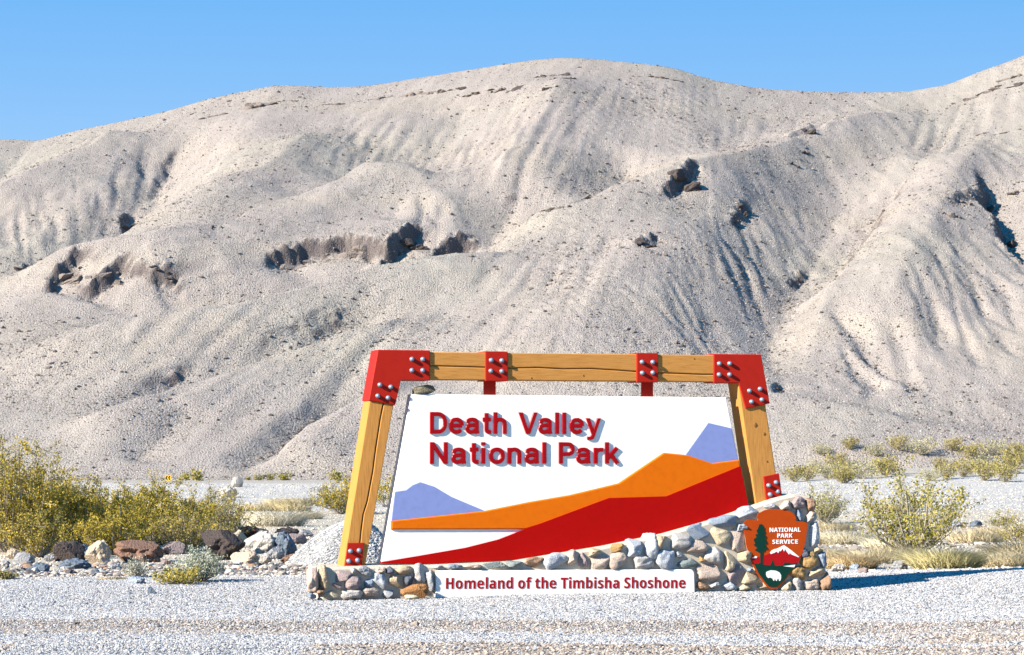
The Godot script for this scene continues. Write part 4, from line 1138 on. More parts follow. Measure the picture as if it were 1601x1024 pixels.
func build_frame() -> void:
	var o := thing("timber_frame", "weathered yellow timber sign frame with red steel brackets, standing on the stone wall", "sign frame", SIGN_AT, SIGN_TURN)
	split_timber(o, "beam", points([-1.95, 2.342, 2.03, 2.342, 2.03, 2.642, -1.95, 2.642]), points([0, .5, .1, .5, .14, .49, .22, .47, .31, .44, .4, .47, .47, .43, .55, .45, .63, .40, .71, .33, .8, .30, .88, .27, .95, .28, 1, .27]), .011)
	# left post: corners run up its outer edge, so its crack runs lengthwise
	split_timber(o, "post", points([-2.575, .2, -2.205, 2.5, -1.925, 2.5, -2.335, .2]), points([0, .62, .15, .60, .22, .55, .3, .52, .36, .60, .5, .62, .6, .58, .75, .56, .88, .60, 1, .62]), .012)
	part("post", prism(points([2.19, .9, 2.495, .9, 2.245, 2.5, 1.945, 2.5]), -.3, 0, .012), M.wood, o)
	for k in [[2.185, 1.86, .022], [2.29, 1.76, .016], [2.32, 1.45, .010], [.15, 2.40, .009], [-.45, 2.37, .008], [1.45, 2.60, .008]]:
		var knot := part("knot", lump(Vector3(k[2] * 1.6, k[2] * 2.4, .012), 2, .2, 2.0, k[0] * 9), M.knot, o)
		knot.position = Vector3(k[0], k[1], 0)
	bracket(o, [-2.181, 2.66, -1.601, 2.66, -1.604, 2.331, -1.925, 2.331, -1.988, 2.062, -2.281, 2.112], -.315, [-1.804, 2.561, -1.683, 2.562, -1.804, 2.440, -1.683, 2.441, -2.159, 2.280, -2.038, 2.258, -2.182, 2.161, -2.067, 2.141])
	bracket(o, [1.681, 2.655, 2.250, 2.655, 2.353, 2.102, 2.062, 2.042, 1.979, 2.331, 1.680, 2.331], -.315, [1.745, 2.546, 1.869, 2.548, 1.742, 2.423, 1.868, 2.424, 2.105, 2.243, 2.233, 2.265, 2.129, 2.120, 2.255, 2.144])
	bracket(o, [-.977, 2.657, -.723, 2.657, -.723, 2.331, -.977, 2.331], -.315, [-.912, 2.558, -.792, 2.556, -.916, 2.441, -.792, 2.439])
	bracket(o, [.768, 2.657, 1.020, 2.657, 1.020, 2.331, .768, 2.331], -.315, [.830, 2.555, .956, 2.555, .832, 2.434, .956, 2.438])
	bracket(o, [-2.508, .583, -2.330, .583, -2.358, .25, -2.552, .25], .001, [-2.478, .495, -2.383, .501, -2.496, .389, -2.400, .396])
	bracket(o, [2.272, 1.278, 2.460, 1.316, 2.505, 1.0, 2.310, .95], .001, [2.332, 1.179, 2.421, 1.213, 2.348, 1.077, 2.442, 1.111])
	for u in [-.893, .935]:
		part("hanger_strap", prism(points([u - .067, 2.08, u + .067, 2.08, u + .067, 2.35, u - .067, 2.35]), -.13, -.1, .003), M.bracket, o)

func ribbon(st: SurfaceTool, path: PackedVector2Array, half: float, w0: float, w1: float, closed := false) -> void:
	# a raised stroke of even width along a centre line, its front edges eased
	var n := path.size()
	var e := half * .22
	var rows := []
	for i in n:
		var before := path[(i + n - 1) % n] if closed or i > 0 else path[i]
		var after := path[(i + 1) % n] if closed or i < n - 1 else path[i]
		var d0 := (path[i] - before).normalized() if path[i] != before else (after - path[i]).normalized()
		var d1 := (after - path[i]).normalized() if path[i] != after else d0
		var m := Vector2(-d0.y, d0.x) + Vector2(-d1.y, d1.x)
		m = m / maxf(m.length_squared() * .5, .5)
		var p := path[i]
		rows.append([Vector3(p.x + m.x * half, p.y + m.y * half, w0), Vector3(p.x + m.x * half, p.y + m.y * half, w1 - e), Vector3(p.x + m.x * (half - e), p.y + m.y * (half - e), w1), Vector3(p.x - m.x * (half - e), p.y - m.y * (half - e), w1), Vector3(p.x - m.x * half, p.y - m.y * half, w1 - e), Vector3(p.x - m.x * half, p.y - m.y * half, w0)])
	for i in (n if closed else n - 1):
		var a: Array = rows[i]
		var b: Array = rows[(i + 1) % n]
		var side: Vector3 = a[0] - a[5]
		var outs := [side, side + Vector3(0, 0, half), Vector3(0, 0, 1), Vector3(0, 0, half) - side, -side]
		for k in 5:
			quad(st, a[k], a[k + 1], b[k + 1], b[k], outs[k])
	if not closed:
		for k in [[rows[0], path[0] - path[1]], [rows[n - 1], path[n - 1] - path[n - 2]]]:
			var q: Array = k[0]
			var out := Vector3(k[1].x, k[1].y, 0)
			quad(st, q[0], q[1], q[4], q[5], out)
			quad(st, q[1], q[2], q[3], q[4], out)

func bend(path: PackedVector2Array, cx: float, cy: float, rx: float, ry: float, from: float, to: float) -> void:
	for k in 13:
		var a := deg_to_rad(lerpf(from, to, k / 12.0))
		# slightly squared curves, as in a grotesque
		var c := cos(a)
		var s := sin(a)
		path.append(Vector2(cx + rx * signf(c) * pow(absf(c), .88), cy + ry * signf(s) * pow(absf(s), .88)))

func letter_mesh(ch: String, cap: float, front: float) -> ArrayMesh:
	# plain sans-serif letters one unit (cap) high, set from strokes
	var st := begin()
	st.set_smooth_group(-1)
	var h := .092
	var lines := []
	var solid := []
	var tall := points([h, 0, h, 1])
	var short := points([h, 0, h, .74])
	match ch:
		"D":
			var p := points([h, .908, .3, .908])
			bend(p, .36, .5, .35, .408, 90, -90)
			p.append_array(points([.3, .092, h, .092]))
			lines = [tall, p]
		"P":
			var p := points([h, .908, .36, .908])
			bend(p, .40, .675, .235, .233, 90, -90)
			p.append_array(points([.36, .442, h, .442]))
			lines = [tall, p]
		"e":
			var p := PackedVector2Array()
			bend(p, .345, .37, .26, .292, 0, 322)
			lines = [p, points([.07, .375, .60, .375])]
		"o":
			var p := PackedVector2Array()
			bend(p, .355, .37, .265, .292, 0, 180)
			p.remove_at(12)
			bend(p, .355, .37, .265, .292, 180, 360)
			p.remove_at(p.size() - 1)
			lines = [p]
		"a":
			var p := points([.085, .50])
			bend(p, .315, .51, .215, .15, 160, 0)
			p.append_array(points([.53, .16, .56, 0]))
			var q := points([.53, .42, .40, .405])
			bend(q, .265, .235, .18, .155, 95, 270)
			q.append_array(points([.38, .10, .53, .24]))
			lines = [p, q]
		"t":
			var p := points([.2, .96, .2, .2])
			bend(p, .32, .19, .12, .105, 190, 270)
			p.append(Vector2(.41, .088))
			lines = [p, points([.02, .665, .40, .665])]
		"h", "n":
			var p := points([h, .30])
			bend(p, .315, .44, .223, .222, 160, 0)
			p.append(Vector2(.538, 0))
			lines = [tall if ch == "h" else short, p]
		"r":
			var p := points([h, .30])
			bend(p, .33, .42, .238, .232, 165, 90)
			p.append(Vector2(.43, .648))
			lines = [short, p]
		"l":
			lines = [tall]
		"i":
			lines = [short, points([h, .855, h, 1])]
		"k":
			lines = [tall, points([.12, .225, .56, .74]), points([.27, .44, .575, 0])]
		"N":
			solid = [0, 0, .18, 0, .18, .68, .605, 0, .79, 0, .79, 1, .61, 1, .61, .32, .185, 1, 0, 1]
		"V":
			solid = [.0, 1, .2, 1, .455, .225, .71, 1, .905, 1, .555, 0, .355, 0]
		"y":
			solid = [.0, .74, .195, .74, .37, .215, .54, .74, .73, .74, .435, -.1, .39, -.2, .315, -.265, .2, -.28, .065, -.265, .065, -.12, .155, -.132, .225, -.11, .275, -.02]
	for k in lines.size():
		var p: PackedVector2Array = lines[k]
		for i in p.size():
			p[i] *= cap
		ribbon(st, p, h * cap, 0, front - .0005 * k, ch == "o")
	if solid.size():
		var p := points(solid)
		for i in p.size():
			p[i] *= cap
		prism_on(st, p, 0, front, .004)
	return done(st)

func letters(o: Node3D, text: String, u: float, v: float, cap: float, wide: float, depth: float, front: float, m: Material) -> void:
	# each raised letter is a piece of its own; cap is the height of a capital, wide the whole line's width
	var steps := {"D": .83, "e": .72, "a": .735, "t": .47, "h": .73, " ": .40, "V": .905, "l": .292, "y": .735, "N": .90, "i": .292, "o": .77, "n": .73, "P": .745, "r": .46, "k": .66}
	var gap := .055
	var total := 0.0
	for ch in text:
		total += steps[ch] + (gap if ch != " " else 0.0)
	var stretch := wide / ((total - gap) * cap)
	var at := 0.0
	var shared := {}
	for ch in text:
		if ch != " ":
			if not shared.has(ch):
				shared[ch] = letter_mesh(ch, cap, depth)
			var l := part("letter", shared[ch], m, o)
			l.scale = Vector3(stretch, 1, 1)
			l.position = Vector3(u + at * cap * stretch, v, front - depth)
		at += steps[ch] + (gap if ch != " " else 0.0)

func lettering(o: Node3D, called: String, text: String, u: float, v: float, cap: float, wide: float, front: float, m: Material) -> void:
	var t := TextMesh.new()
	t.font = M.font
	t.font_size = 128
	t.pixel_size = cap / 91.0
	t.depth = .004
	t.curve_step = .5
	t.horizontal_alignment = HORIZONTAL_ALIGNMENT_LEFT
	t.vertical_alignment = VERTICAL_ALIGNMENT_BOTTOM
	t.text = text
	var b := t.get_aabb()
	var s := wide / b.size.x
	var l := part(called, t, m, o)
	l.scale = Vector3(s, 1, 1)
	l.position = Vector3(u - b.position.x * s, v - 30.0 * cap / 91.0, front)

func build_panel() -> void:
	var o := thing("sign_panel", "white painted sign panel with red raised letters above orange, red and blue mountain shapes", "sign", SIGN_AT + Vector3(sin(deg_to_rad(SIGN_TURN)), 0, cos(deg_to_rad(SIGN_TURN))) * .02, SIGN_TURN)
	part("board", prism(points([-2.135, .352, -1.557, .344, -.662, .372, -.355, .418, .406, .528, 1.104, .652, 1.650, .793, 2.099, .926, 1.842, 2.166, -1.800, 2.184]), -.2, -.04, .008), M.white, o)
	part("blue_mountain", prism(points([-2.024, .800, -1.984, 1.128, -1.862, 1.145, -1.787, 1.200, -1.701, 1.231, -1.544, 1.181, -1.353, 1.070, -.974, .914, -.974, .869, -1.5, .82]), -.05, -.028, .005), M.blue, o)
	part("blue_mountain", prism(points([1.621, 1.883, 1.899, 1.822, 1.985, 1.430, 1.668, 1.390, 1.330, 1.500]), -.05, -.028, .005), M.blue, o)
	part("orange_mountain", prism(points([-2.026, .722, -.514, .712, .018, .867, .445, 1.012, 1.120, 1.029, 2.008, 1.362, 1.985, 1.468, 1.661, 1.430, 1.367, 1.521, 1.092, 1.547, .557, 1.208, -.007, 1.082, -.463, 1.010, -.980, .914, -2.024, .815]), -.05, -.014, .012), M.orange, o)
	part("red_mountain", prism(points([-2.139, .356, -1.567, .350, -.673, .377, -.367, .422, .393, .533, 1.089, .657, 1.636, .798, 2.094, .931, 1.994, 1.397, 1.113, 1.063, .439, 1.047, .011, .898, -.520, .713, -.819, .604, -1.197, .516, -1.713, .436, -2.139, .372]), -.05, 0, .012), M.red, o)
	letters(o, "Death Valley", -1.594, 1.755, .236, 1.952, .022, -.02, M.letter_red)
	letters(o, "National Park", -1.594, 1.428, .236, 2.165, .022, -.02, M.letter_red)

func build_plate() -> void:
	var o := thing("name_plate", "long white name plate with dark red lettering, fixed low on the stone wall", "sign plate", SIGN_AT, SIGN_TURN)
	var p := PackedVector2Array()
	for c in [[-1.54, .01, 180, 270, .044], [1.33, .01, 270, 360, .044], [1.322, .212, 0, 90, .046], [-1.538, .24, 90, 180, .044]]:
		for k in 6:
			var a := deg_to_rad(lerpf(c[2], c[3], k / 5.0))
			p.append(Vector2(c[0] + cos(a) * c[4], c[1] + sin(a) * c[4]))
	part("plate", prism(p, .1, .215, .006), M.plate_white, o)
	lettering(o, "lettering", "Homeland of the Timbisha Shoshone", -1.472, .0885, .116, 2.732, .217, M.plate_red)
	o.get_node("lettering").rotation_degrees.z = -.72

func build_emblem() -> void:
	var o := thing("arrowhead_emblem", "arrowhead-shaped park service emblem with tree, mountain and bison, at the wall's right end", "emblem", SIGN_AT, SIGN_TURN)
	var p := points([2.341, .911, 2.259, .906, 2.199, .893, 2.139, .864, 2.124, .836, 2.138, .812, 2.135, .785, 2.093, .786, 2.056, .796, 2.004, .795, 1.970, .768, 1.962, .705, 1.981, .622, 1.991, .539, 2.020, .427, 2.061, .316, 2.120, .204, 2.195, .108, 2.242, .052, 2.276, .039, 2.344, .041, 2.366, .053, 2.427, .113, 2.517, .219, 2.593, .316, 2.654, .434, 2.690, .573, 2.705, .685, 2.715, .752, 2.664, .768, 2.603, .768, 2.551, .787, 2.576, .809, 2.558, .847, 2.521, .879, 2.438, .905])
	var q := p.duplicate()
	q.reverse()
	part("board", prism(p, .12, .206, .003), M.emblem_rim, o)
	part("field", prism(inset(q, .009), .2, .21), M.emblem_field, o)
	part("mountain", prism(points([2.050, .371, 2.121, .382, 2.211, .404, 2.271, .424, 2.316, .435, 2.436, .492, 2.519, .442, 2.611, .381, 2.633, .385, 2.604, .306, 2.510, .300, 2.360, .281, 2.195, .276, 2.075, .299]), .2, .213), M.emblem_red, o)
	part("snow_cap", prism(points([2.268, .430, 2.289, .456, 2.324, .471, 2.354, .476, 2.379, .487, 2.436, .513, 2.519, .458, 2.612, .385, 2.613, .376, 2.548, .400, 2.523, .410, 2.503, .427, 2.496, .408, 2.475, .433, 2.454, .461, 2.448, .478, 2.436, .443, 2.424, .468, 2.414, .471, 2.394, .444, 2.383, .454, 2.365, .426, 2.346, .444, 2.316, .428, 2.278, .417]), .2, .216), M.emblem_white, o)
	part("snow_patch", prism(points([2.047, .374, 2.092, .396, 2.115, .390, 2.105, .374]), .2, .216), M.emblem_white, o)
	part("meadow", prism(points([2.076, .313, 2.099, .318, 2.121, .308, 2.143, .322, 2.196, .300, 2.270, .292, 2.300, .354, 2.323, .291, 2.345, .284, 2.420, .290, 2.443, .322, 2.480, .317, 2.540, .310, 2.590, .316, 2.587, .302, 2.512, .219, 2.422, .118, 2.360, .063, 2.343, .051, 2.278, .050, 2.247, .061, 2.200, .116, 2.128, .208]), .2, .2145), M.emblem_green, o)
	part("lake", prism(points([2.423, .280, 2.510, .288, 2.570, .295, 2.555, .265]), .2, .2175), M.emblem_white, o)
	part("bison", prism(points([2.220, .216, 2.243, .227, 2.277, .236, 2.330, .232, 2.360, .220, 2.382, .207, 2.398, .179, 2.397, .144, 2.389, .119, 2.374, .117, 2.368, .142, 2.356, .142, 2.347, .120, 2.337, .115, 2.332, .131, 2.322, .138, 2.314, .118, 2.305, .121, 2.296, .143, 2.262, .157, 2.247, .149, 2.228, .163, 2.219, .186]), .2, .2175), M.emblem_white, o)
	var tree := part("tree", prism(points([2.163, .755, 2.178, .742, 2.187, .722, 2.196, .718, 2.205, .695, 2.196, .682, 2.206, .670, 2.212, .650, 2.198, .640, 2.216, .622, 2.226, .600, 2.210, .590, 2.218, .570, 2.236, .540, 2.222, .525, 2.206, .535, 2.214, .510, 2.240, .478, 2.244, .462, 2.222, .470, 2.206, .462, 2.196, .440, 2.180, .446, 2.178, .300, 2.150, .300, 2.150, .436, 2.130, .436, 2.110, .450, 2.086, .462, 2.104, .478, 2.120, .490, 2.094, .500, 2.072, .520, 2.092, .535, 2.080, .560, 2.070, .586, 2.090, .592, 2.108, .612, 2.092, .630, 2.108, .642, 2.128, .640, 2.112, .662, 2.106, .686, 2.122, .690, 2.126, .712, 2.136, .725, 2.134, .745, 2.148, .745]), .2, .216), M.emblem_green, o)
	tree.set_meta("label", "dark green conifer silhouette")
	lettering(o, "lettering", "NATIONAL", 2.265, .662, .047, .372, .2115, M.emblem_white)
	lettering(o, "lettering", "PARK", 2.357, .598, .046, .182, .2115, M.emblem_white)
	lettering(o, "lettering", "SERVICE", 2.297, .529, .046, .308, .2115, M.emblem_white)

# ------------------------------------------------------------------ rocks and plants

func loose_rock(x: float, z: float, wide: float, high: float, c: Color, jag: float, label: String) -> void:
	var o := lump(Vector3(wide, high * 1.25, wide * rng.randf_range(.7, .95)), 4, .27 * jag, 2.3, x * 11 + z * 7, 4, false)
	var key := "rock %.2f %.2f %.2f" % [c.r, c.g, c.b]
	if not M.has(key):
		var s := mat(key, c.linear_to_srgb(), .92, .25)
		textured(s, M.stone_spots, 1.6, false)
		relief(s, M.stone_relief, 1.2)
	var r := part("rock", o, M[key], self)
	r.position = Vector3(x, ground_height(x, z) + high * .42, z)
	r.rotation_degrees.y = rng.randf_range(-20, 20)
	tag(r, label, "rock", "loose rocks around the sign")

func twig(st: SurfaceTool, a: Vector3, b: Vector3, r0: float, r1: float) -> void:
	var d := (b - a).normalized()
	var s := d.cross(Vector3(.3, .1, .9)).normalized()
	var t := d.cross(s)
	for k in 3:
		var p := s * cos(TAU * k / 3) + t * sin(TAU * k / 3)
		var q := s * cos(TAU * (k + 1) / 3) + t * sin(TAU * (k + 1) / 3)
		quad(st, a + p * r0, a + q * r0, b + q * r1, b + p * r1, p + q)

func leaf(st: SurfaceTool, at: Vector3, size: float, c: Color) -> void:
	var n := Vector3(rng.randf_range(-1, 1), rng.randf_range(-.2, 1), rng.randf_range(-1, 1)).normalized()
	var s := n.cross(Vector3(rng.randf_range(-1, 1), rng.randf_range(-1, 1), rng.randf_range(-1, 1))).normalized() * size
	var t := n.cross(s) * .55
	st.set_color(c)
	st.set_normal(n)
	for p in [at - s, at + t, at + s, at - s, at + s, at - t]:
		st.add_vertex(p)

func shrub(called: String, label: String, category: String, group: String, x: float, z: float, radius: float, high: float, stems: int, leaves: int, size: float, green: Color, dry: Color, open := .5) -> Node3D:
	# stems spread from the foot; forks and leaf sprays along their outer part
	var o := thing(called, label, category, Vector3(x, ground_height(x, z) if z > -124 else maxf(hill_height(x, z), ground_height(x, z)), z), 0, group)
	var wood := begin()
	wood.set_smooth_group(-1)
	var fol := begin()
	var tips := []
	for k in stems:
		var a := TAU * (k + rng.randf_range(-.4, .4)) / stems
		var out := pow(rng.randf(), .6) * radius
		var top := high * (1.0 - .45 * pow(out / radius, 2)) * rng.randf_range(.6, 1.05)
		var foot := Vector3(cos(a), 0, sin(a)) * radius * .12 * rng.randf()
		var tip := Vector3(cos(a) * out, top, sin(a) * out)
		var mid := foot.lerp(tip, .5) + Vector3(cos(a) * out * .12, -top * .06, sin(a) * out * .12) + Vector3(rng.randf_range(-.06, .06), 0, rng.randf_range(-.06, .06)) * high
		var r := .005 + .006 * high * rng.randf()
		twig(wood, foot, mid, r * 1.3, r)
		twig(wood, mid, tip, r, r * .4)
		tips.append([mid.lerp(tip, .3), tip, 1.0])
		for f in 6:
			var u := rng.randf_range(.25, 1.0)
			var from := foot.lerp(mid, u * 2) if u < .5 else mid.lerp(tip, u * 2 - 1)
			var to := from + Vector3(rng.randf_range(-1, 1), rng.randf_range(-.15, 1), rng.randf_range(-1, 1)).normalized() * high * rng.randf_range(.14, .32)
			to.y = maxf(to.y, .02)
			twig(wood, from, to, r * .5, r * .22)
			tips.append([from, to, .8])
	for k in leaves:
		var t: Array = tips[rng.randi() % tips.size()]
		var u := 1.0 - pow(rng.randf(), 1.0 + open) * .9
		var at: Vector3 = t[0].lerp(t[1], u) + Vector3(rng.randfn(), rng.randfn(), rng.randfn()) * size * 1.6
		if at.y < 0.0: continue
		var c := green.lerp(dry, clampf(rng.randf() * .8 + n_soft.get_noise_3d(at.x * 12 + x * 50, at.y * 12, at.z * 12) * .7, 0, 1))
		leaf(fol, at, size * rng.randf_range(.6, 1.3), c * rng.randf_range(.75, 1.2))
	part("branches", done(wood), M.twig, o)
	part("foliage", fol.commit(), M.leaf, o)
	return o

func tuft(label: String, x: float, z: float, radius: float, high: float, blades: int, c: Color, group := "dry grass clumps") -> Node3D:
	var o := thing("grass_clump", label, "grass clump", Vector3(x, ground_height(x, z) if z > -124 else maxf(hill_height(x, z), ground_height(x, z)), z), 0, group)
	var st := begin()
	for k in int(blades * 2.2):
		var a := rng.randf() * TAU
		var r0 := sqrt(rng.randf()) * radius * .75
		var foot := Vector3(cos(a) * r0, -.01, sin(a) * r0)
		var lean := Vector3(rng.randfn() * .6 + cos(a) * .5, 1, rng.randfn() * .6 + sin(a) * .5) * high * rng.randf_range(.4, 1.0) * (1.0 - .5 * r0 / radius)
		var mid := foot + lean * .55
		var tip := foot + lean + Vector3(lean.x, -.15 * high, lean.z) * .35
		var s := Vector3(rng.randf_range(-1, 1), 0, rng.randf_range(-1, 1)).normalized() * .0022 * (1.0 + high)
		st.set_color(c * rng.randf_range(1.15, 1.75))
		st.set_normal(Vector3(lean.x, .6 * high, lean.z).normalized())
		for p in [foot - s, foot + s, mid + s * .8, foot - s, mid + s * .8, mid - s * .8, mid - s * .8, mid + s * .8, tip]:
			st.add_vertex(p)
	part("blades", st.commit(), M.leaf, o)
	return o

func copy(o: Node3D, label: String, x: float, z: float, size: float, turn: float) -> Node3D:
	var r := o.duplicate() as Node3D
	r.name = numbered(String(o.name).rstrip("0123456789").rstrip("_"))
	add_child(r, true)
	r.position = Vector3(x, ground_height(x, z) if z > -124 else maxf(hill_height(x, z), ground_height(x, z)), z)
	r.rotation_degrees.y = turn
	r.scale = Vector3.ONE * size
	r.set_meta("label", label)
	return r

func plants() -> void:
	var olive := Color(.215, .175, .02)
	var gold := Color(.43, .31, .045)
	var pale := Color(.36, .34, .2)
	var straw := Color(.46, .39, .26)
	var g := "olive bushes left of the sign"
	shrub("bush", "tallest olive bush, cut by the left edge of the picture", "bush", g, -7.75, -38.95, 1.15, 1.75, 60, 26000, .017, olive, gold, .2)
	shrub("bush", "dense olive bush between the tallest bush and the rust-brown boulder", "bush", g, -6.81, -39.94, 1.05, 1.2, 60, 26000, .016, olive, gold, .2)
	shrub("bush", "broad olive bush behind the rust-brown boulder", "bush", g, -5.92, -41.52, 1.05, 1.1, 60, 25000, .016, olive, gold, .2)
	shrub("bush", "greyer twiggy bush at the right end of the olive bushes", "bush", g, -5.12, -43.22,   .85, .9, 50, 10000, .015, Color(.16, .15, .06), gold, .2)
	shrub("bush", "thin open bush whose sprays rise above the olive bushes", "bush", g, -8.30, -47.81, .75, 1.12, 22, 5000, .016, olive, gold, 1.0)
	shrub("bush", "sparse tall sprig above the middle of the olive bushes", "bush", g, -7.44, -51.73, .35, 1.0, 9, 1500, .016, olive, gold, 1.2)
	shrub("bush", "low dry olive bush in front, at the foot of the tallest bush", "bush", g, -6.89, -36.69, .7, .7, 44, 9000, .016, Color(.18, .15, .03), gold, .1)
	shrub("bush", "low olive bush filling the gap left of the rust-brown boulder", "bush", g, -6.00, -38.02, .75, .75, 44, 10000, .016, olive, gold, .1)
	shrub("bush", "low twiggy bush right behind the mauve rock", "bush", g, -5.04, -38.95, .7, .7, 50, 7000, .015, Color(.19, .16, .05), gold, .1)
	shrub("bush", "leafy bush behind the gap between the tallest and the dense bush", "bush", g, -8.03, -43.22, 1.0, 1.25, 44, 14000, .016, olive, gold, .2)
	shrub("bush", "olive bush seen behind the left post of the sign", "bush", "bushes on the far flat", -4.14, -61.29, .85, .98, 30, 3600, .026, olive, gold, .3)
	shrub("bush", "bush between the left post and the sign panel edge, farther back", "bush", "bushes on the far flat", -3.43, -68.63, .6, .95, 18, 1500, .026, olive, gold, .3)
	shrub("shrub", "pale grey-green low shrub on the gravel before the rocks", "shrub", "", -3.71, -29.91, .36, .40, 46, 5200, .011, Color(.30, .33, .24), Color(.38, .40, .32), .2)
	shrub("shrub", "yellow-green low sprays at the foot of the pale front shrub", "shrub", "", -3.88, -29.36, .34, .20, 26, 1700, .013, Color(.17, .18, .03), gold, .2)
	shrub("shrub", "small pale grey shrub left of the low front shrub", "shrub", "", -4.65, -31.09, .2, .26, 30, 1500, .010, Color(.36, .37, .30), Color(.42, .42, .36), .2)
	shrub("shrub", "small dull green shrub at the left edge of the gravel", "shrub", "", -6.20, -30.79, .16, .12, 16, 700, .012, Color(.15, .14, .05), gold, .2)
	shrub("bush", "big open olive bush standing right of the stone wall", "bush", "", 5.92, -37.12, .95, 1.36, 34, 5200, .023, Color(.20, .18, .03), Color(.34, .285, .06), 1.1)
	shrub("bush", "thin pale olive bush just right of the emblem", "bush", "", 6.66, -53.49, .62, .85, 30, 2600, .02, Color(.22, .20, .06), Color(.34, .30, .12), .5)
	shrub("bush", "olive bush cut by the right edge of the picture", "bush", "", 7.98, -38.95, .45, .75, 22, 1700, .017, Color(.15, .14, .03), gold, .4)
	shrub("bush", "small olive bush between the big open bush and the right edge", "bush", "", 9.98, -51.31, .3, .34, 14, 700, .018, Color(.16, .15, .03), gold, .4)
	var far := "bushes along the foot of the hill"
	var proto := shrub("far_bush", "round yellow-green bush just right of the right post, at the hill foot", "bush", far, 21.68, -192.32, .62, .8, 24, 800, .04, Color(.20, .17, .04), Color(.38, .31, .11), .4)
	proto.position = Vector3(12.6, ground_height(12.6, -112), -112)
	var proto2 := shrub("far_bush", "pale straw-coloured bush behind the first far bush", "bush", far, 14.6, -116.0, .9, .8, 30, 800, .04, Color(.30, .27, .14), pale, .3)
	for s in [
		[14.3, -108.0, 1.0, "far bush on the near side of the pale straw bush"],
		[17.4, -117.0, 1.3, "wide far bush left of the big open bush's crown"],
		[19.0, -110.0, 1.0, "low far bush left of the big open bush, nearer the flat"],
		[20.8, -106.0, 1.1, "yellow far bush seen through the left of the big open bush"],
		[21.3, -114.0, 1.2, "far bush behind the top left of the big open bush"],
		[23.6, -118.0, 1.3, "far bush behind the top of the big open bush"],
		[23.4, -108.0, 1.0, "yellow far bush seen through the big open bush's crown"],
		[26.3, -121.0, 1.6, "tall far bush right of the big open bush's top"],
		[28.4, -116.0, 1.5, "broad far bush near the right edge"],
		[29.6, -110.0, 1.2, "far bush at the right edge near the flat"],
		[31.2, -124.0, 1.4, "far bush highest at the right edge"],
		[16.0, -122.0, .9, "small far bush highest on the fan right of the sign"],
		[13.3, -113.4, 0.95, "small olive bush just right of the post bracket"],
		[15.9, -128.7, 0.85, "yellowish bush above the dry fan's left end"],
		[16.5, -127.5, 1.18, "pale low bush left of the open bush, in the second row"],
		[17.4, -129.0, 0.89, "straw-green bush high on the fan left of the open bush"],
		[15.8, -113.6, 1.19, "pale low bush on the flat's edge left of the open bush"],
		[18.6, -128.4, 0.88, "pale low bush above the left side of the open bush"],
		[17.1, -115.0, 1.10, "yellowish bush seen through the open bush's left sprays"],
		[19.9, -129.2, 1.09, "straw-green bush above the open bush's left top"],
		[21.0, -128.8, 1.22, "straw-green bush above the open bush's right top"],
		[18.1, -108.6, 0.79, "yellowish bush seen through the open bush's right sprays"],
		[20.8, -122.2, 0.73, "yellowish bush right of the open bush's crown"],
		[22.8, -129.6, 0.98, "pale low bush highest on the fan right of the open bush"],
		[20.1, -111.8, 1.13, "straw-green bush on the flat's edge right of the open bush"],
		[23.6, -128.6, 1.13, "pale low bush midway between open bush and right edge"],
		[20.2, -107.4, 1.21, "yellowish bush on the flat's edge near the right edge"],
		[24.9, -129.4, 1.07, "straw-green bush high on the fan near the right edge"],
		[22.3, -113.0, 1.19, "small olive bush low at the right edge of the fan"],
		[26.0, -128.8, 1.20, "straw-green bush at the right edge, in the middle row"],
		[15.4, -127.2, 0.85, "pale low bush second from the post bracket on the flat's edge"],
		[14.2, -107.6, 0.81, "pale low bush lowest on the flat's edge left of the open bush"]]:
		copy(proto if int(s[0]) % 3 else proto2, s[3], s[0], s[1], s[2], rng.randf() * 360)
	var tiny := shrub("far_bush", "tiny round bush, fourth and largest of the row at the hill foot on the left", "bush", "tiny bushes at the hill foot on the left", -11.3, -124.0, .34, .42, 10, 260, .05, Color(.12, .14, .02), gold, .1)
	for s in [[-12.0, -124.5, .85, "tiny round bush, third of the row at the hill foot on the left"], [-12.5, -124.5, .7, "tiny round bush, second of the row at the hill foot on the left"], [-13.1, -125.0, .5, "smallest tiny bush, first of the row at the hill foot on the left"], [-16.2, -125.0, .9, "tiny bush at the hill foot beside the little yellow road sign"], [-15.3, -122.0, 1.3, "small bush at the hill foot above the right of the olive bushes"], [-8.5, -122.0, 1.2, "small dark bush at the hill foot left of the left post"]]:
		copy(tiny, s[3], s[0], s[1], s[2], rng.randf() * 360)
	# dry grass
	tuft("tan dry grass clump right behind the stone wall's right end", 4.49, -33.39, .42, .30, 1500, Color(.44, .33, .19))
	tuft("olive-tan dry grass clump below the big open bush", 5.63, -32.70, .52, .42, 2400, Color(.36, .32, .17))
	tuft("pale dry grass clump right of the olive-tan clump", 6.63, -34.11, .55, .30, 1800, Color(.47, .40, .27))
	tuft("whitish dry grass left of the big open bush", 5.56, -42.07, .6, .36, 1500, Color(.52, .47, .36))
	tuft("whitish dry grass between the white tuft and the open bush", 5.99, -39.94, .5, .3, 1200, Color(.5, .46, .36))
	tuft("bleached dry twigs left of the rock heap's mound", -4.88, -51.73, .75, .52, 1500, Color(.50, .46, .38))
	tuft("straw-coloured dry clump above the bleached twigs", -5.60, -63.13, .7, .4, 900, Color(.5, .42, .25))
	tuft("low tan grass at the foot of the small pale grey shrub", -4.87, -30.64, .22, .07, 400, Color(.42, .34, .24))
	var t := tuft("dry grass clump at the far right behind the pale clump", 7.54, -37.56, .6, .35, 900, straw)
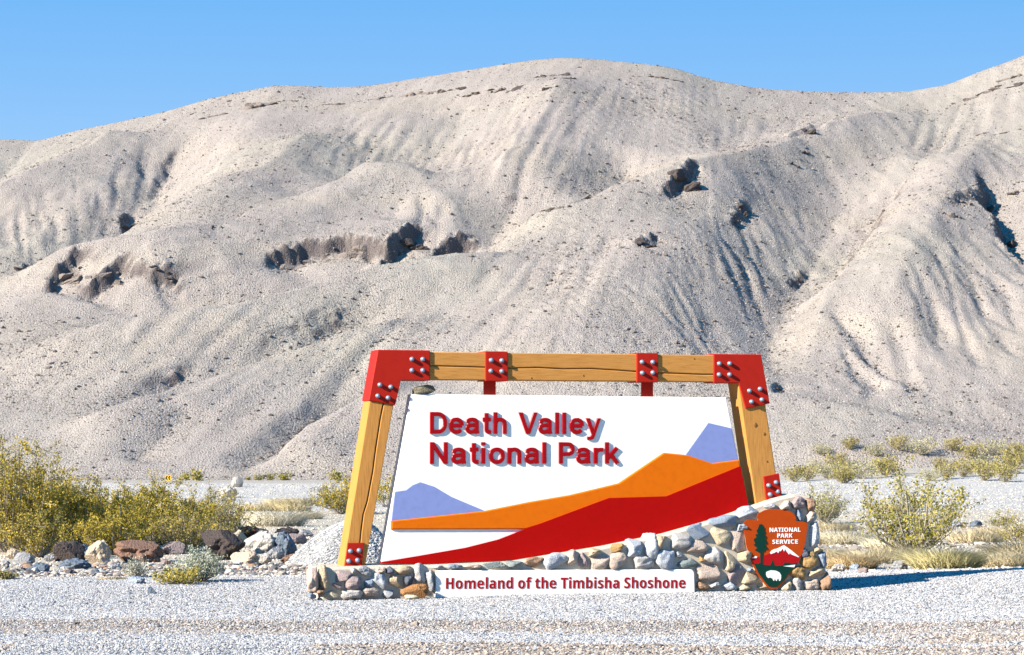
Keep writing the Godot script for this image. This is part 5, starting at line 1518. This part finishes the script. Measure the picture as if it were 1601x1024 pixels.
	for s in [[6.08, -47.81, .9, "faint dry grass behind the whitish grass right of the wall"], [7.86, -42.64, 1.0, "dry grass right of the big open bush's foot"], [8.78, -45.73, .9, "dry grass farther right of the big open bush"], [9.63, -63.13, 1.1, "dry grass on the white flat's edge behind the open bush"], [-4.62, -56.36, .8, "dry grass left of the bush behind the post"], [-6.31, -63.13, 1.0, "dry grass right behind the greyer twiggy bush"], [-5.96, -56.36, .8, "dry grass at the back edge of the greyer twiggy bush"], [4.86, -42.07, 0.8, "pale dry grass close to the wall's right end, farther back"], [4.57, -36.69, 0.7, "dry grass left of the tan clump by the wall"], [5.03, -35.06, 0.9, "dry grass between the tan clump and the grey rock"], [5.59, -36.69, 0.8, "dry grass beside the grey rock"], [5.75, -35.06, 0.8, "dry grass at the left of the olive-tan clump"], [7.13, -35.06, 0.9, "dry grass at the right edge of the gravel"], [9.05, -45.08, 1, "dry grass at the right edge in the second row"], [7.12, -59.55, 1.2, "dry grass under the thin pale olive bush"], [-5.90, -70.16, 1.1, "dry grass at the edge of the flat left of the post"], [-6.44, -70.16, 1, "dry grass behind the straw-coloured clump"]]:
		copy(t, s[3], s[0], s[1], s[2], rng.randf() * 360)

func heap() -> void:
	# tipped gravel: a low mound with its own loose stones
	var st := begin()
	st.set_smooth_group(0)
	var nr := 26
	var na := 72
	for i in nr:
		for k in na:
			var q := []
			for s in [[i, k], [i, k + 1], [i + 1, k + 1], [i + 1, k]]:
				var r: float = float(s[0]) / nr
				var a: float = TAU * (int(s[1]) % na) / na
				var e := 1.0 + .22 * n_soft.get_noise_2d(cos(a) * 9, sin(a) * 9)
				var p := Vector3(cos(a) * r * .88 * e, 0, sin(a) * r * .85 * e)
				p.y = .68 * pow(maxf(0, 1 - pow(r, 1.7)), 1.1) + n_fine.get_noise_2d(p.x * 3, p.z * 3) * .09 * (1.0 - r) - .02
				q.append(p)
			quad(st, q[0], q[1], q[2], q[3], Vector3.UP)
	st.index()
	var o := thing("gravel_heap", "tipped heap of white gravel behind the left post", "gravel heap", Vector3(HEAP_X + .22, -.03, HEAP_Z), 0)
	part("mound", done(st), M.heap, o)
	var mm := MultiMesh.new()
	mm.transform_format = MultiMesh.TRANSFORM_3D
	mm.use_colors = true
	mm.mesh = lump(Vector3(1, .75, 1), 1, .3, 2.4, 400.0, 2, false)
	var buf := PackedFloat32Array()
	for n in 9000:
		var a := rng.randf() * TAU
		var r := sqrt(rng.randf())
		var e := 1.0 + .22 * n_soft.get_noise_2d(cos(a) * 9, sin(a) * 9)
		var p := Vector3(cos(a) * r * .88 * e, 0, sin(a) * r * .85 * e)
		p.y = .68 * pow(maxf(0, 1 - pow(r, 1.7)), 1.1) + n_fine.get_noise_2d(p.x * 3, p.z * 3) * .09 * (1.0 - r) - .02
		var s := rng.randf_range(.012, .036)
		if rng.randf() < .02: s *= 1.8
		var c := Color(.43, .425, .42) * rng.randf_range(.65, 1.15)
		if rng.randf() < .14: c = Color(.16, .16, .17)
		put(buf, p, Vector3(s * 1.2, s * .8, s), rng.randf() * TAU, rng.randf_range(-.4, .4), c)
	mm.instance_count = buf.size() / 16
	mm.buffer = buf
	var mi := MultiMeshInstance3D.new()
	mi.name = "loose_gravel"
	mi.multimesh = mm
	mi.material_override = M.rock_tint
	mi.set_meta("kind", "stuff")
	o.add_child(mi, true)

func small_things() -> void:
	# rust-coloured stone and a pale stone against the foot of the wall, a cobble lying on the panel, a far road marker
	var r := part("rock", lump(Vector3(.29, .15, .2), 4, .22, 3.0, 61, 5), M.rust_rock, self)
	r.position = Vector3(RUST_X, .075, RUST_Z)
	tag(r, "rust-brown stone lying against the foot of the wall left of the name plate", "rock", "loose rocks around the sign")
	var p := part("rock", lump(Vector3(.15, .05, .12), 3, .18, 3.0, 71, 2), M.pale_rock, self)
	p.position = Vector3(RUST_X - .02, .02, RUST_Z + .16)
	tag(p, "flat yellowish-white stone in front of the rust-brown stone", "rock", "loose rocks around the sign")
	var c := part("cobble", lump(Vector3(.26, .105, .12), 3, .14, 2.3, 91, 2), M.cobble, self)
	var b := Basis(Vector3.UP, deg_to_rad(SIGN_TURN))
	c.position = SIGN_AT + b * Vector3(-1.655, 2.228, -.06)
	c.rotation_degrees = Vector3(0, SIGN_TURN, 10)
	tag(c, "olive-grey cobble resting on the top left corner of the sign panel", "stone")
	var s := thing("road_sign", "little yellow road sign with two black arrows, far off at the hill foot", "road sign", Vector3(-13.7, ground_height(-13.7, -100) - .02, -100), 6)
	part("post", prism(points([-.02, -.1, .02, -.1, .02, .52, -.02, .52]), -.05, -.01), M.galvanised, s)
	part("plate", prism(points([-.12, .3, .12, .3, .12, .52, -.12, .52]), -.008, .008), M.yellow, s)
	for k in [-1, 1]:
		part("arrow", prism(points([.015, .33, .065, .33, .03, .41, .065, .49, .015, .49, -.025, .41]), .004, .012), M.black, s).position.x = -.015 + .05 * k

const HEAP_X := -2.42
const HEAP_Z := -34.43
const RUST_X := -1.04
const RUST_Z := -26.87

# ------------------------------------------------------------------ materials

func materials() -> void:
	var speck := noise_tex(1024, .09, [[0.0, grey(.4)], [.33, grey(.66)], [.42, grey(.9)], [.6, grey(1.0)], [1.0, Color(1, .98, .95)]], FastNoiseLite.TYPE_SIMPLEX, 5, 3)
	var bumps := noise_tex(1024, .05, [], FastNoiseLite.TYPE_SIMPLEX, 5, 11)
	M.stone_spots = noise_tex(512, .03, [[0.0, grey(.62)], [.4, grey(.86)], [.6, grey(1.0)], [1.0, Color(1, .95, .88)]], FastNoiseLite.TYPE_SIMPLEX, 5, 21)
	M.stone_relief = noise_tex(512, .03, [], FastNoiseLite.TYPE_SIMPLEX, 5, 22)
	var m := mat("hill", Color.WHITE, .95, .2)
	m.vertex_color_use_as_albedo = true
	textured(m, speck, .11)
	relief(m, bumps, 6.0)
	m = mat("ground", Color.WHITE, .95, .2)
	m.vertex_color_use_as_albedo = true
	textured(m, speck, .55)
	relief(m, bumps, 1.0)
	m = mat("rock_tint", Color.WHITE, .9, .25)
	m.vertex_color_use_as_albedo = true
	m = mat("outcrop", lin(.24, .205, .185), .95, .2)
	textured(m, M.stone_spots, .6)
	relief(m, M.stone_relief, 8.0)
	m = mat("outcrop_dark", lin(.10, .084, .08), .95, .2)
	textured(m, M.stone_spots, .6)
	relief(m, M.stone_relief, 8.0)
	m = mat("mortar", lin(.62, .545, .44), .95, .2)
	textured(m, speck, 2.5, false)
	relief(m, bumps, .35)
	m = mat("heap", lin(.36, .355, .35), .95, .2)
	textured(m, speck, 1.0)
	relief(m, bumps, 3.0)
	# wood: grain stretched along the timber
	var grain := noise_tex(1024, .012, [[0.0, Color(.88, .83, .76)], [.35, Color(.95, .93, .90)], [.55, Color(1, .98, .95)], [1.0, Color(1, 1, 1)]], FastNoiseLite.TYPE_SIMPLEX, 5, 31)
	for w in ["wood", "wood_beam"]:
		m = mat(w, lin(.46, .222, .06), .8, .2)
		m.albedo_texture = grain
		m.uv1_triplanar = true
		m.uv1_scale = Vector3(4.0, .25, 4.0) if w == "wood" else Vector3(.25, 5.0, 5.0)
		relief(m, grain, .25)
	var paint := noise_tex(512, .02, [[0.0, Color(.965, .96, .95)], [.42, grey(.99)], [.6, grey(1.0)], [1.0, grey(1.0)]], FastNoiseLite.TYPE_SIMPLEX_SMOOTH, 4, 41)
	for d in [["bracket", .34, .014, .007, .55], ["white", .82, .80, .75, .6], ["blue", .19, .235, .46, .6], ["orange", .58, .12, .001, .6], ["red", .33, .001, .0, .6], ["letter_red", .27, .003, .006, .3], ["plate_white", .80, .76, .70, .6], ["plate_red", .28, .006, .012, .5],
		["emblem_rim", .72, .58, .46, .6], ["emblem_field", .40, .052, .004, .55], ["emblem_red", .36, .006, .008, .5], ["emblem_white", .82, .82, .80, .5], ["emblem_green", .004, .036, .024, .5], ["galvanised", .4, .4, .4, .6], ["yellow", .75, .42, .02, .5], ["black", .02, .02, .02, .6]]:
		m = mat(d[0], lin(d[1], d[2], d[3]), d[4], .22)
		textured(m, paint, .9, false)
	mat("knot", lin(.20, .095, .03), .8, .2)
	m = mat("bolt", lin(.20, .245, .31), .5, .35)
	m.metallic = .35
	m = mat("twig", lin(.33, .29, .235), .9, .2)
	m = mat("leaf", Color.WHITE, .7, .3)
	m.vertex_color_use_as_albedo = true
	m.backlight_enabled = true
	m.backlight = Color(.5, .5, .3)
	m.cull_mode = BaseMaterial3D.CULL_DISABLED
	for d in [["rust_rock", .34, .17, .07], ["pale_rock", .55, .5, .36], ["cobble", .20, .175, .12]]:
		m = mat(d[0], lin(d[1], d[2], d[3]), .9, .25)
		textured(m, M.stone_spots, 3.0, false)
		relief(m, M.stone_relief, .8)
	var f := SystemFont.new()
	f.font_names = PackedStringArray(["Droid Sans"])
	f.font_weight = 700
	M.font = f
	M.bolt_mesh = bolt_mesh()

func _ready() -> void:
	var cam := Camera3D.new()
	cam.name = "camera"
	cam.fov = 14.88
	cam.near = .5
	cam.far = 3000
	cam.position = Vector3(0, 1.6, 0)
	cam.rotation_degrees.x = 2.7502
	add_child(cam)
	cam.current = true
	var e := Environment.new()
	e.background_mode = Environment.BG_SKY
	e.tonemap_mode = Environment.TONE_MAPPER_LINEAR
	e.tonemap_exposure = 2.7
	e.sdfgi_enabled = true
	e.ssao_enabled = true
	e.ssil_enabled = true
	var sm := ProceduralSkyMaterial.new()
	sm.sky_top_color = lin(.001, .13, .34)
	sm.sky_horizon_color = lin(.32, .383, .407)
	sm.sky_curve = .075
	sm.ground_bottom_color = lin(.2, .18, .16)
	sm.ground_horizon_color = lin(.3, .28, .26)
	sm.sun_angle_max = 6
	var sky := Sky.new()
	sky.sky_material = sm
	e.sky = sky
	var we := WorldEnvironment.new()
	we.name = "environment"
	we.environment = e
	add_child(we)
	var sun := DirectionalLight3D.new()
	sun.name = "sun"
	sun.light_energy = 1.6
	sun.light_color = Color(1, .965, .91)
	sun.light_angular_distance = .5
	sun.shadow_enabled = true
	add_child(sun)
	sun.look_at_from_position(Vector3.ZERO, Vector3(.83, -.54, -.55))
	rng.seed = 20
	n_wide.seed = 5
	n_wide.frequency = .03
	n_wide.fractal_octaves = 3
	n_fine.seed = 6
	n_fine.frequency = .35
	n_fine.fractal_octaves = 3
	n_soft.seed = 8
	n_soft.frequency = .08
	n_soft.fractal_octaves = 2
	materials()
	build_ground()
	build_hill()
	build_wall()
	build_frame()
	build_panel()
	build_plate()
	build_emblem()
	small_things()
	heap()
	outcrop(-21.3, -207.2, 3.01, 1.00, 8, 1, "dark ledge of rock below the left shoulder of the skyline")
	outcrop(-18.9, -208.2, 1.70, 0.42, 2, 1, "thin dark rock streak just right of the left skyline ledge")
	outcrop(-14.9, -207.5, 1.59, 0.42, 4, 1.2, "small thin ledge halfway between the left skyline ledge and the summit band")
	outcrop(-8.6, -208.1, 1.96, 0.74, 12, 1, "short dark ledge at the left end of the summit rock band")
	outcrop(-5, -208, 2.49, 0.58, 6, 0.9, "long dark ledge in the middle of the summit rock band")
	outcrop(-2.6, -206.6, 2.90, 0.32, -2, 1.1, "thin broken ledge between two darker ledges of the summit band")
	outcrop(0, -205.2, 1.57, 0.99, 10, 0.8, "dark block of rock at the right end of the summit band")
	outcrop(2.6, -208, 2.23, 0.32, 2, 1, "thin ledge directly under the highest summit")
	outcrop(4.2, -207.7, 1.06, 0.64, 25, 0.9, "dark chip of rock below the right of the highest summit")
	outcrop(4, -205, 2.35, 0.47, 10, 0.9, "dark slanting ledge below the highest summit")
	outcrop(3, -199.6, 1.02, 0.46, 5, 0.7, "small lone dark rock on the bare slope under the summit")
	outcrop(41.9, -209.5, 1.98, 0.43, 10, 1, "thin upper ledge near the right skyline")
	outcrop(39.8, -208.2, 2.12, 0.42, 8, 0.9, "second ledge below the right skyline")
	outcrop(41.8, -207.1, 1.32, 0.58, 15, 0.8, "dark rock at the right edge under the skyline ledges")
	outcrop(38.6, -207.8, 3.98, 0.42, 8, 1, "long curved ledge, lowest of those under the right skyline")
	outcrop(22.7, -193.6, 1.68, 0.79, 15, 0.9, "rounded dark outcrop on the crest right of the centre")
	outcrop(21, -186.6, 0.86, 0.38, 25, 0.8, "small dark rock below the rounded crest outcrop")
	outcrop(22.2, -189.4, 0.58, 0.29, 30, 0.8, "small dark chip between the crest outcrop and the rock below it")
	outcrop(2.8, -169.9, 2.25, 0.39, 10, 1, "long low ledge at the foot of the central hollow")
	outcrop(4.9, -173.4, 2.03, 0.53, 12, 1.2, "mottled ledge up and right of the long low ledge")
	outcrop(8.4, -175, 0.80, 0.22, 20, 1, "short thin ledge between the mottled ledge and the dark cave-like crag")
	outcrop(12, -175.9, 2.06, 1.08, 20, 0.75, "broad dark crag above the fan of rills")
	outcrop(16.1, -175.3, 0.72, 0.63, 40, 0.8, "upper half of a small dark double rock right of the broad crag")
	outcrop(15.4, -172.5, 0.53, 0.35, 40, 0.8, "lower half of the small dark double rock right of the broad crag")
	outcrop(8.7, -161.5, 1.48, 0.54, 14, 0.6, "lone dark blue-grey rock on the smooth central slope")
	outcrop(-28.3, -183.2, 0.56, 1.03, -30, 0.7, "dark rock standing in the left ravine")
	outcrop(-27.7, -184.7, 0.57, 0.57, -30, 0.8, "smaller rock just right of the standing rock in the left ravine")
	outcrop(-33, -168.8, 1.03, 0.60, -20, 0.7, "dark rock at the bottom left of the left ravine")
	outcrop(-22.5, -160.8, 1.31, 0.21, 4, 1, "thin dark lens of rock right of the two lower left crags")
	outcrop(19.1, -166.9, 0.34, 0.51, 20, 0.8, "small dark rock in the bed of the main ravine")
	outcrop(14.9, -139.8, 0.36, 0.57, -20, 0.7, "dark rock in the ravine mouth beside the right post top")
	outcrop(22.7, -140.7, 0.50, 0.25, -30, 0.8, "dark rock at the end of the fan gully")
	outcrop(-12.7, -161.6, 0.21, 0.41, -40, 0.8, "narrow dark chip below the long cliff")
	outcrop(-28.6, -160.9, 1.81, 0.82, 20, 1.3, "left one of the two brown crags low on the left spur")
	outcrop(-26.1, -160.4, 2.29, 0.53, 14, 1.25, "right one of the two brown crags low on the left spur")
	outcrop(34.3, -179, 0.73, 1.37, -40, 0.75, "dark wall of rock in the right-hand crags")
	outcrop(34.4, -172.5, 0.70, 1.50, -45, 0.75, "lower dark wall of rock at the right edge")
	outcrop(31.3, -175.1, 1.79, 0.36, 15, 1.1, "thin ledge left of the dark right-hand wall")
	outcrop(36.7, -181.4, 1.39, 0.46, 10, 1, "ledge at the right edge above the dark wall")
	outcrop(29.7, -170.9, 1.57, 0.39, 15, 1.2, "mottled ledge at the left of the right-hand crags")
	outcrop(38.5, -195.2, 1.29, 0.45, 10, 0.9, "small dark crag high at the right edge")
	outcrop(37, -196.3, 1.00, 0.30, 8, 1, "thin ledge left of the small crag high at the right edge")
	outcrop(-14.5, -165.6, 1.86, 0.84, 14, 1.4, "left end of the long mottled cliff band")
	outcrop(-12.6, -166.7, 1.87, 0.94, 10, 1.4, "mottled rock left of the middle of the long cliff")
	outcrop(-10.5, -167.1, 1.96, 0.94, 4, 1.3, "mottled rock right of the middle of the long cliff")
	outcrop(-8, -166, 1.69, 0.76, 24, 0.9, "low dark rock under the first buttress of the long cliff")
	outcrop(-6.9, -168.6, 1.46, 0.95, 30, 0.9, "first dark buttress of the long cliff")
	outcrop(-4.7, -167.8, 1.46, 0.94, 30, 0.8, "second dark buttress of the long cliff")
	outcrop(-3.2, -169.1, 1.55, 0.86, 12, 0.75, "dark rock at the right end of the long cliff")
	outcrop(-11.3, -208.4, 3.19, 0.43, 4, 1.2, "faint broken ledge between the small left ledge and the summit band")
	outcrop(-7, -208.1, 2.12, 0.48, 6, 1, "small ledge linking the left end and the middle of the summit band")
	outcrop(-1.3, -206.1, 1.79, 0.42, 4, 1, "small ledge just left of the dark block of the summit band")
	outcrop(-24.9, -206.5, 2.63, 0.37, 8, 1.3, "low faint ledge at the far left under the skyline")
	outcrop(12.9, -209.5, 2.67, 0.21, -8, 1.2, "thin ledge right of the summit, near the skyline")
	loose_rock(-6.26, -35.60, 0.458, 0.265, Color(0.07, 0.055, 0.05), 1, "dark brown-black boulder at the left end of the rocks under the bushes")
	loose_rock(-6.36, -37.37, 0.160, 0.185, Color(0.3, 0.35, 0.42), 1, "small blue-white rock against the right side of the dark boulder")
	loose_rock(-5.74, -33.29, 0.428, 0.156, Color(0.12, 0.15, 0.19), 1, "low blue-grey slab lying in front of the dark boulder")
	loose_rock(-5.78, -35.13, 0.312, 0.310, Color(0.42, 0.34, 0.26), 1, "pale tan boulder between the dark and the rust-coloured boulders")
	loose_rock(-5.31, -35.62, 0.654, 0.334, Color(0.21, 0.125, 0.09), 1.3, "large rust-brown boulder, widest of the rocks under the bushes")
	loose_rock(-6.78, -34.86, 0.256, 0.144, Color(0.28, 0.28, 0.29), 1, "grey rock near the left edge beneath the bush")
	loose_rock(-6.48, -33.00, 0.202, 0.109, Color(0.4, 0.375, 0.34), 1, "whitish rock at the left edge of the gravel")
	loose_rock(-6.13, -32.57, 0.249, 0.126, Color(0.12, 0.15, 0.19), 1, "dark blue-grey rock between the whitish rock and the low slab")
	loose_rock(-6.50, -35.37, 0.152, 0.088, Color(0.28, 0.28, 0.29), 1, "small grey rock left of the dark boulder")
	loose_rock(-5.48, -32.17, 0.246, 0.071, Color(0.4, 0.375, 0.34), 1, "flat pale stone in front of the low blue-grey slab")
	loose_rock(-7.16, -36.05, 0.143, 0.149, Color(0.42, 0.34, 0.26), 1, "small tan rock at the far left under the bush")
	loose_rock(-4.38, -29.46, 0.198, 0.097, Color(0.3, 0.35, 0.42), 1, "lone blue-white stone on the gravel left of the pale shrub")
	loose_rock(-4.18, -36.41, 0.624, 0.421, Color(0.07, 0.055, 0.05), 1.7, "craggy dark boulder behind the pale front shrub")
	loose_rock(-3.62, -34.22, 0.419, 0.189, Color(0.42, 0.34, 0.26), 1, "low pale tan boulder right of the craggy dark one")
	loose_rock(-4.24, -39.30, 0.313, 0.303, Color(0.42, 0.36, 0.27), 1, "cream rock above the low tan boulder")
	loose_rock(-4.52, -43.87, 0.510, 0.218, Color(0.2, 0.1, 0.07), 1.4, "red-brown rock on top of the rock heap")
	loose_rock(-3.65, -36.96, 0.588, 0.367, Color(0.4, 0.375, 0.34), 1.3, "big whitish rock in the middle of the rock heap")
	loose_rock(-3.32, -36.85, 0.293, 0.386, Color(0.12, 0.15, 0.19), 1.4, "upright dark blue-grey rock at the right of the rock heap")
	loose_rock(-3.94, -44.17, 0.406, 0.219, Color(0.07, 0.055, 0.05), 1.4, "dark rock lying on the upright blue-grey rock")
	loose_rock(-3.07, -34.91, 0.321, 0.135, Color(0.21, 0.125, 0.09), 1, "small brown rock at the foot of the upright blue-grey rock")
	loose_rock(-5.11, -38.05, 0.396, 0.189, Color(0.24, 0.19, 0.18), 1, "mauve rock between the rust-brown and the craggy dark boulder")
	loose_rock(-3.96, -27.63, 0.093, 0.069, Color(0.12, 0.15, 0.19), 1, "little blue stone on the open gravel, nearest the camera on the left")
	loose_rock(-5.01, -45.96, 0.338, 0.203, Color(0.42, 0.36, 0.27), 1, "cream rock at the back of the rock heap under the bush")
	loose_rock(-4.34, -43.51, 0.293, 0.180, Color(0.4, 0.375, 0.34), 1, "pale rock between the red-brown and the dark rock of the heap")
	loose_rock(-3.91, -42.42, 0.260, 0.164, Color(0.24, 0.19, 0.18), 1, "mauve rock wedged at the back of the rock heap")
	loose_rock(5.11, -33.13, 0.193, 0.119, Color(0.28, 0.28, 0.29), 1, "grey rock in the dry grass right of the stone wall")
	loose_rock(7.06, -47.11, 0.231, 0.143, Color(0.07, 0.055, 0.05), 1, "dark rock left of the olive bush stem on the right")
	loose_rock(7.10, -48.76, 0.164, 0.121, Color(0.28, 0.28, 0.29), 1, "small grey rock next to the dark rock left of the olive bush")
	loose_rock(7.94, -46.60, 0.200, 0.116, Color(0.28, 0.28, 0.29), 1, "grey rock just right of the olive bush foot")
	loose_rock(8.88, -50.32, 0.277, 0.125, Color(0.28, 0.28, 0.29), 1, "wider grey rock right of the olive bush")
	loose_rock(9.27, -50.32, 0.277, 0.125, Color(0.12, 0.15, 0.19), 1, "blue-grey rock farthest right among the small rocks behind the bush")
	loose_rock(-11.35, -104.02, 0.509, 0.401, Color(0.4, 0.375, 0.34), 1, "white rock on the far flat above the left bushes")
	loose_rock(-9.14, -80.93, 0.595, 0.334, Color(0.4, 0.375, 0.34), 1, "larger white rock behind the left bush")
	loose_rock(4.17, -32.20, 0.177, 0.098, Color(0.4, 0.375, 0.34), 1, "white stone beside the right end of the stone wall")
	loose_rock(4.48, -32.97, 0.141, 0.082, Color(0.3, 0.35, 0.42), 1, "small pale stone in front of the tan grass by the wall")
	loose_rock(4.40, -31.53, 0.145, 0.069, Color(0.24, 0.19, 0.18), 1, "small mauve stone on the gravel edge right of the wall")
	loose_rock(-3.43, -34.72, 0.234, 0.134, Color(0.4, 0.375, 0.34), 1, "pale block at the front foot of the rock heap")
	loose_rock(-3.44, -36.51, 0.246, 0.181, Color(0.28, 0.28, 0.29), 1, "grey block in the right half of the rock heap")
	loose_rock(-3.57, -41.50, 0.330, 0.172, Color(0.24, 0.19, 0.18), 1, "mauve-brown rock at the right shoulder of the heap")
	loose_rock(-3.73, -45.41, 0.250, 0.138, Color(0.28, 0.28, 0.29), 1, "small grey rock where the heap meets the gravel mound")
	loose_rock(-3.94, -38.28, 0.234, 0.190, Color(0.42, 0.36, 0.27), 1, "cream block in the left half of the rock heap")
	loose_rock(-3.91, -40.89, 0.300, 0.180, Color(0.4, 0.375, 0.34), 1, "white block just below the dark rock of the heap")
	loose_rock(-4.13, -34.49, 0.211, 0.105, Color(0.24, 0.19, 0.18), 1, "little mauve rock under the craggy dark boulder")
	loose_rock(-5.23, -33.14, 0.162, 0.082, Color(0.28, 0.28, 0.29), 1, "small grey rock before the tan boulder")
	loose_rock(-4.73, -34.54, 0.190, 0.095, Color(0.24, 0.19, 0.18), 1, "small mauve rock right of the rust-brown boulder")
	loose_rock(-5.82, -32.29, 0.158, 0.080, Color(0.4, 0.375, 0.34), 1, "small pale rock left of the low blue-grey slab")
	loose_rock(-6.81, -33.80, 0.145, 0.093, Color(0.28, 0.28, 0.29), 1, "small grey rock at the very left edge")
	loose_rock(-6.68, -34.92, 0.150, 0.096, Color(0.42, 0.34, 0.26), 1, "small tan rock right of the grey one under the bush")
	plants()
	hill_rocks()
	gravel()
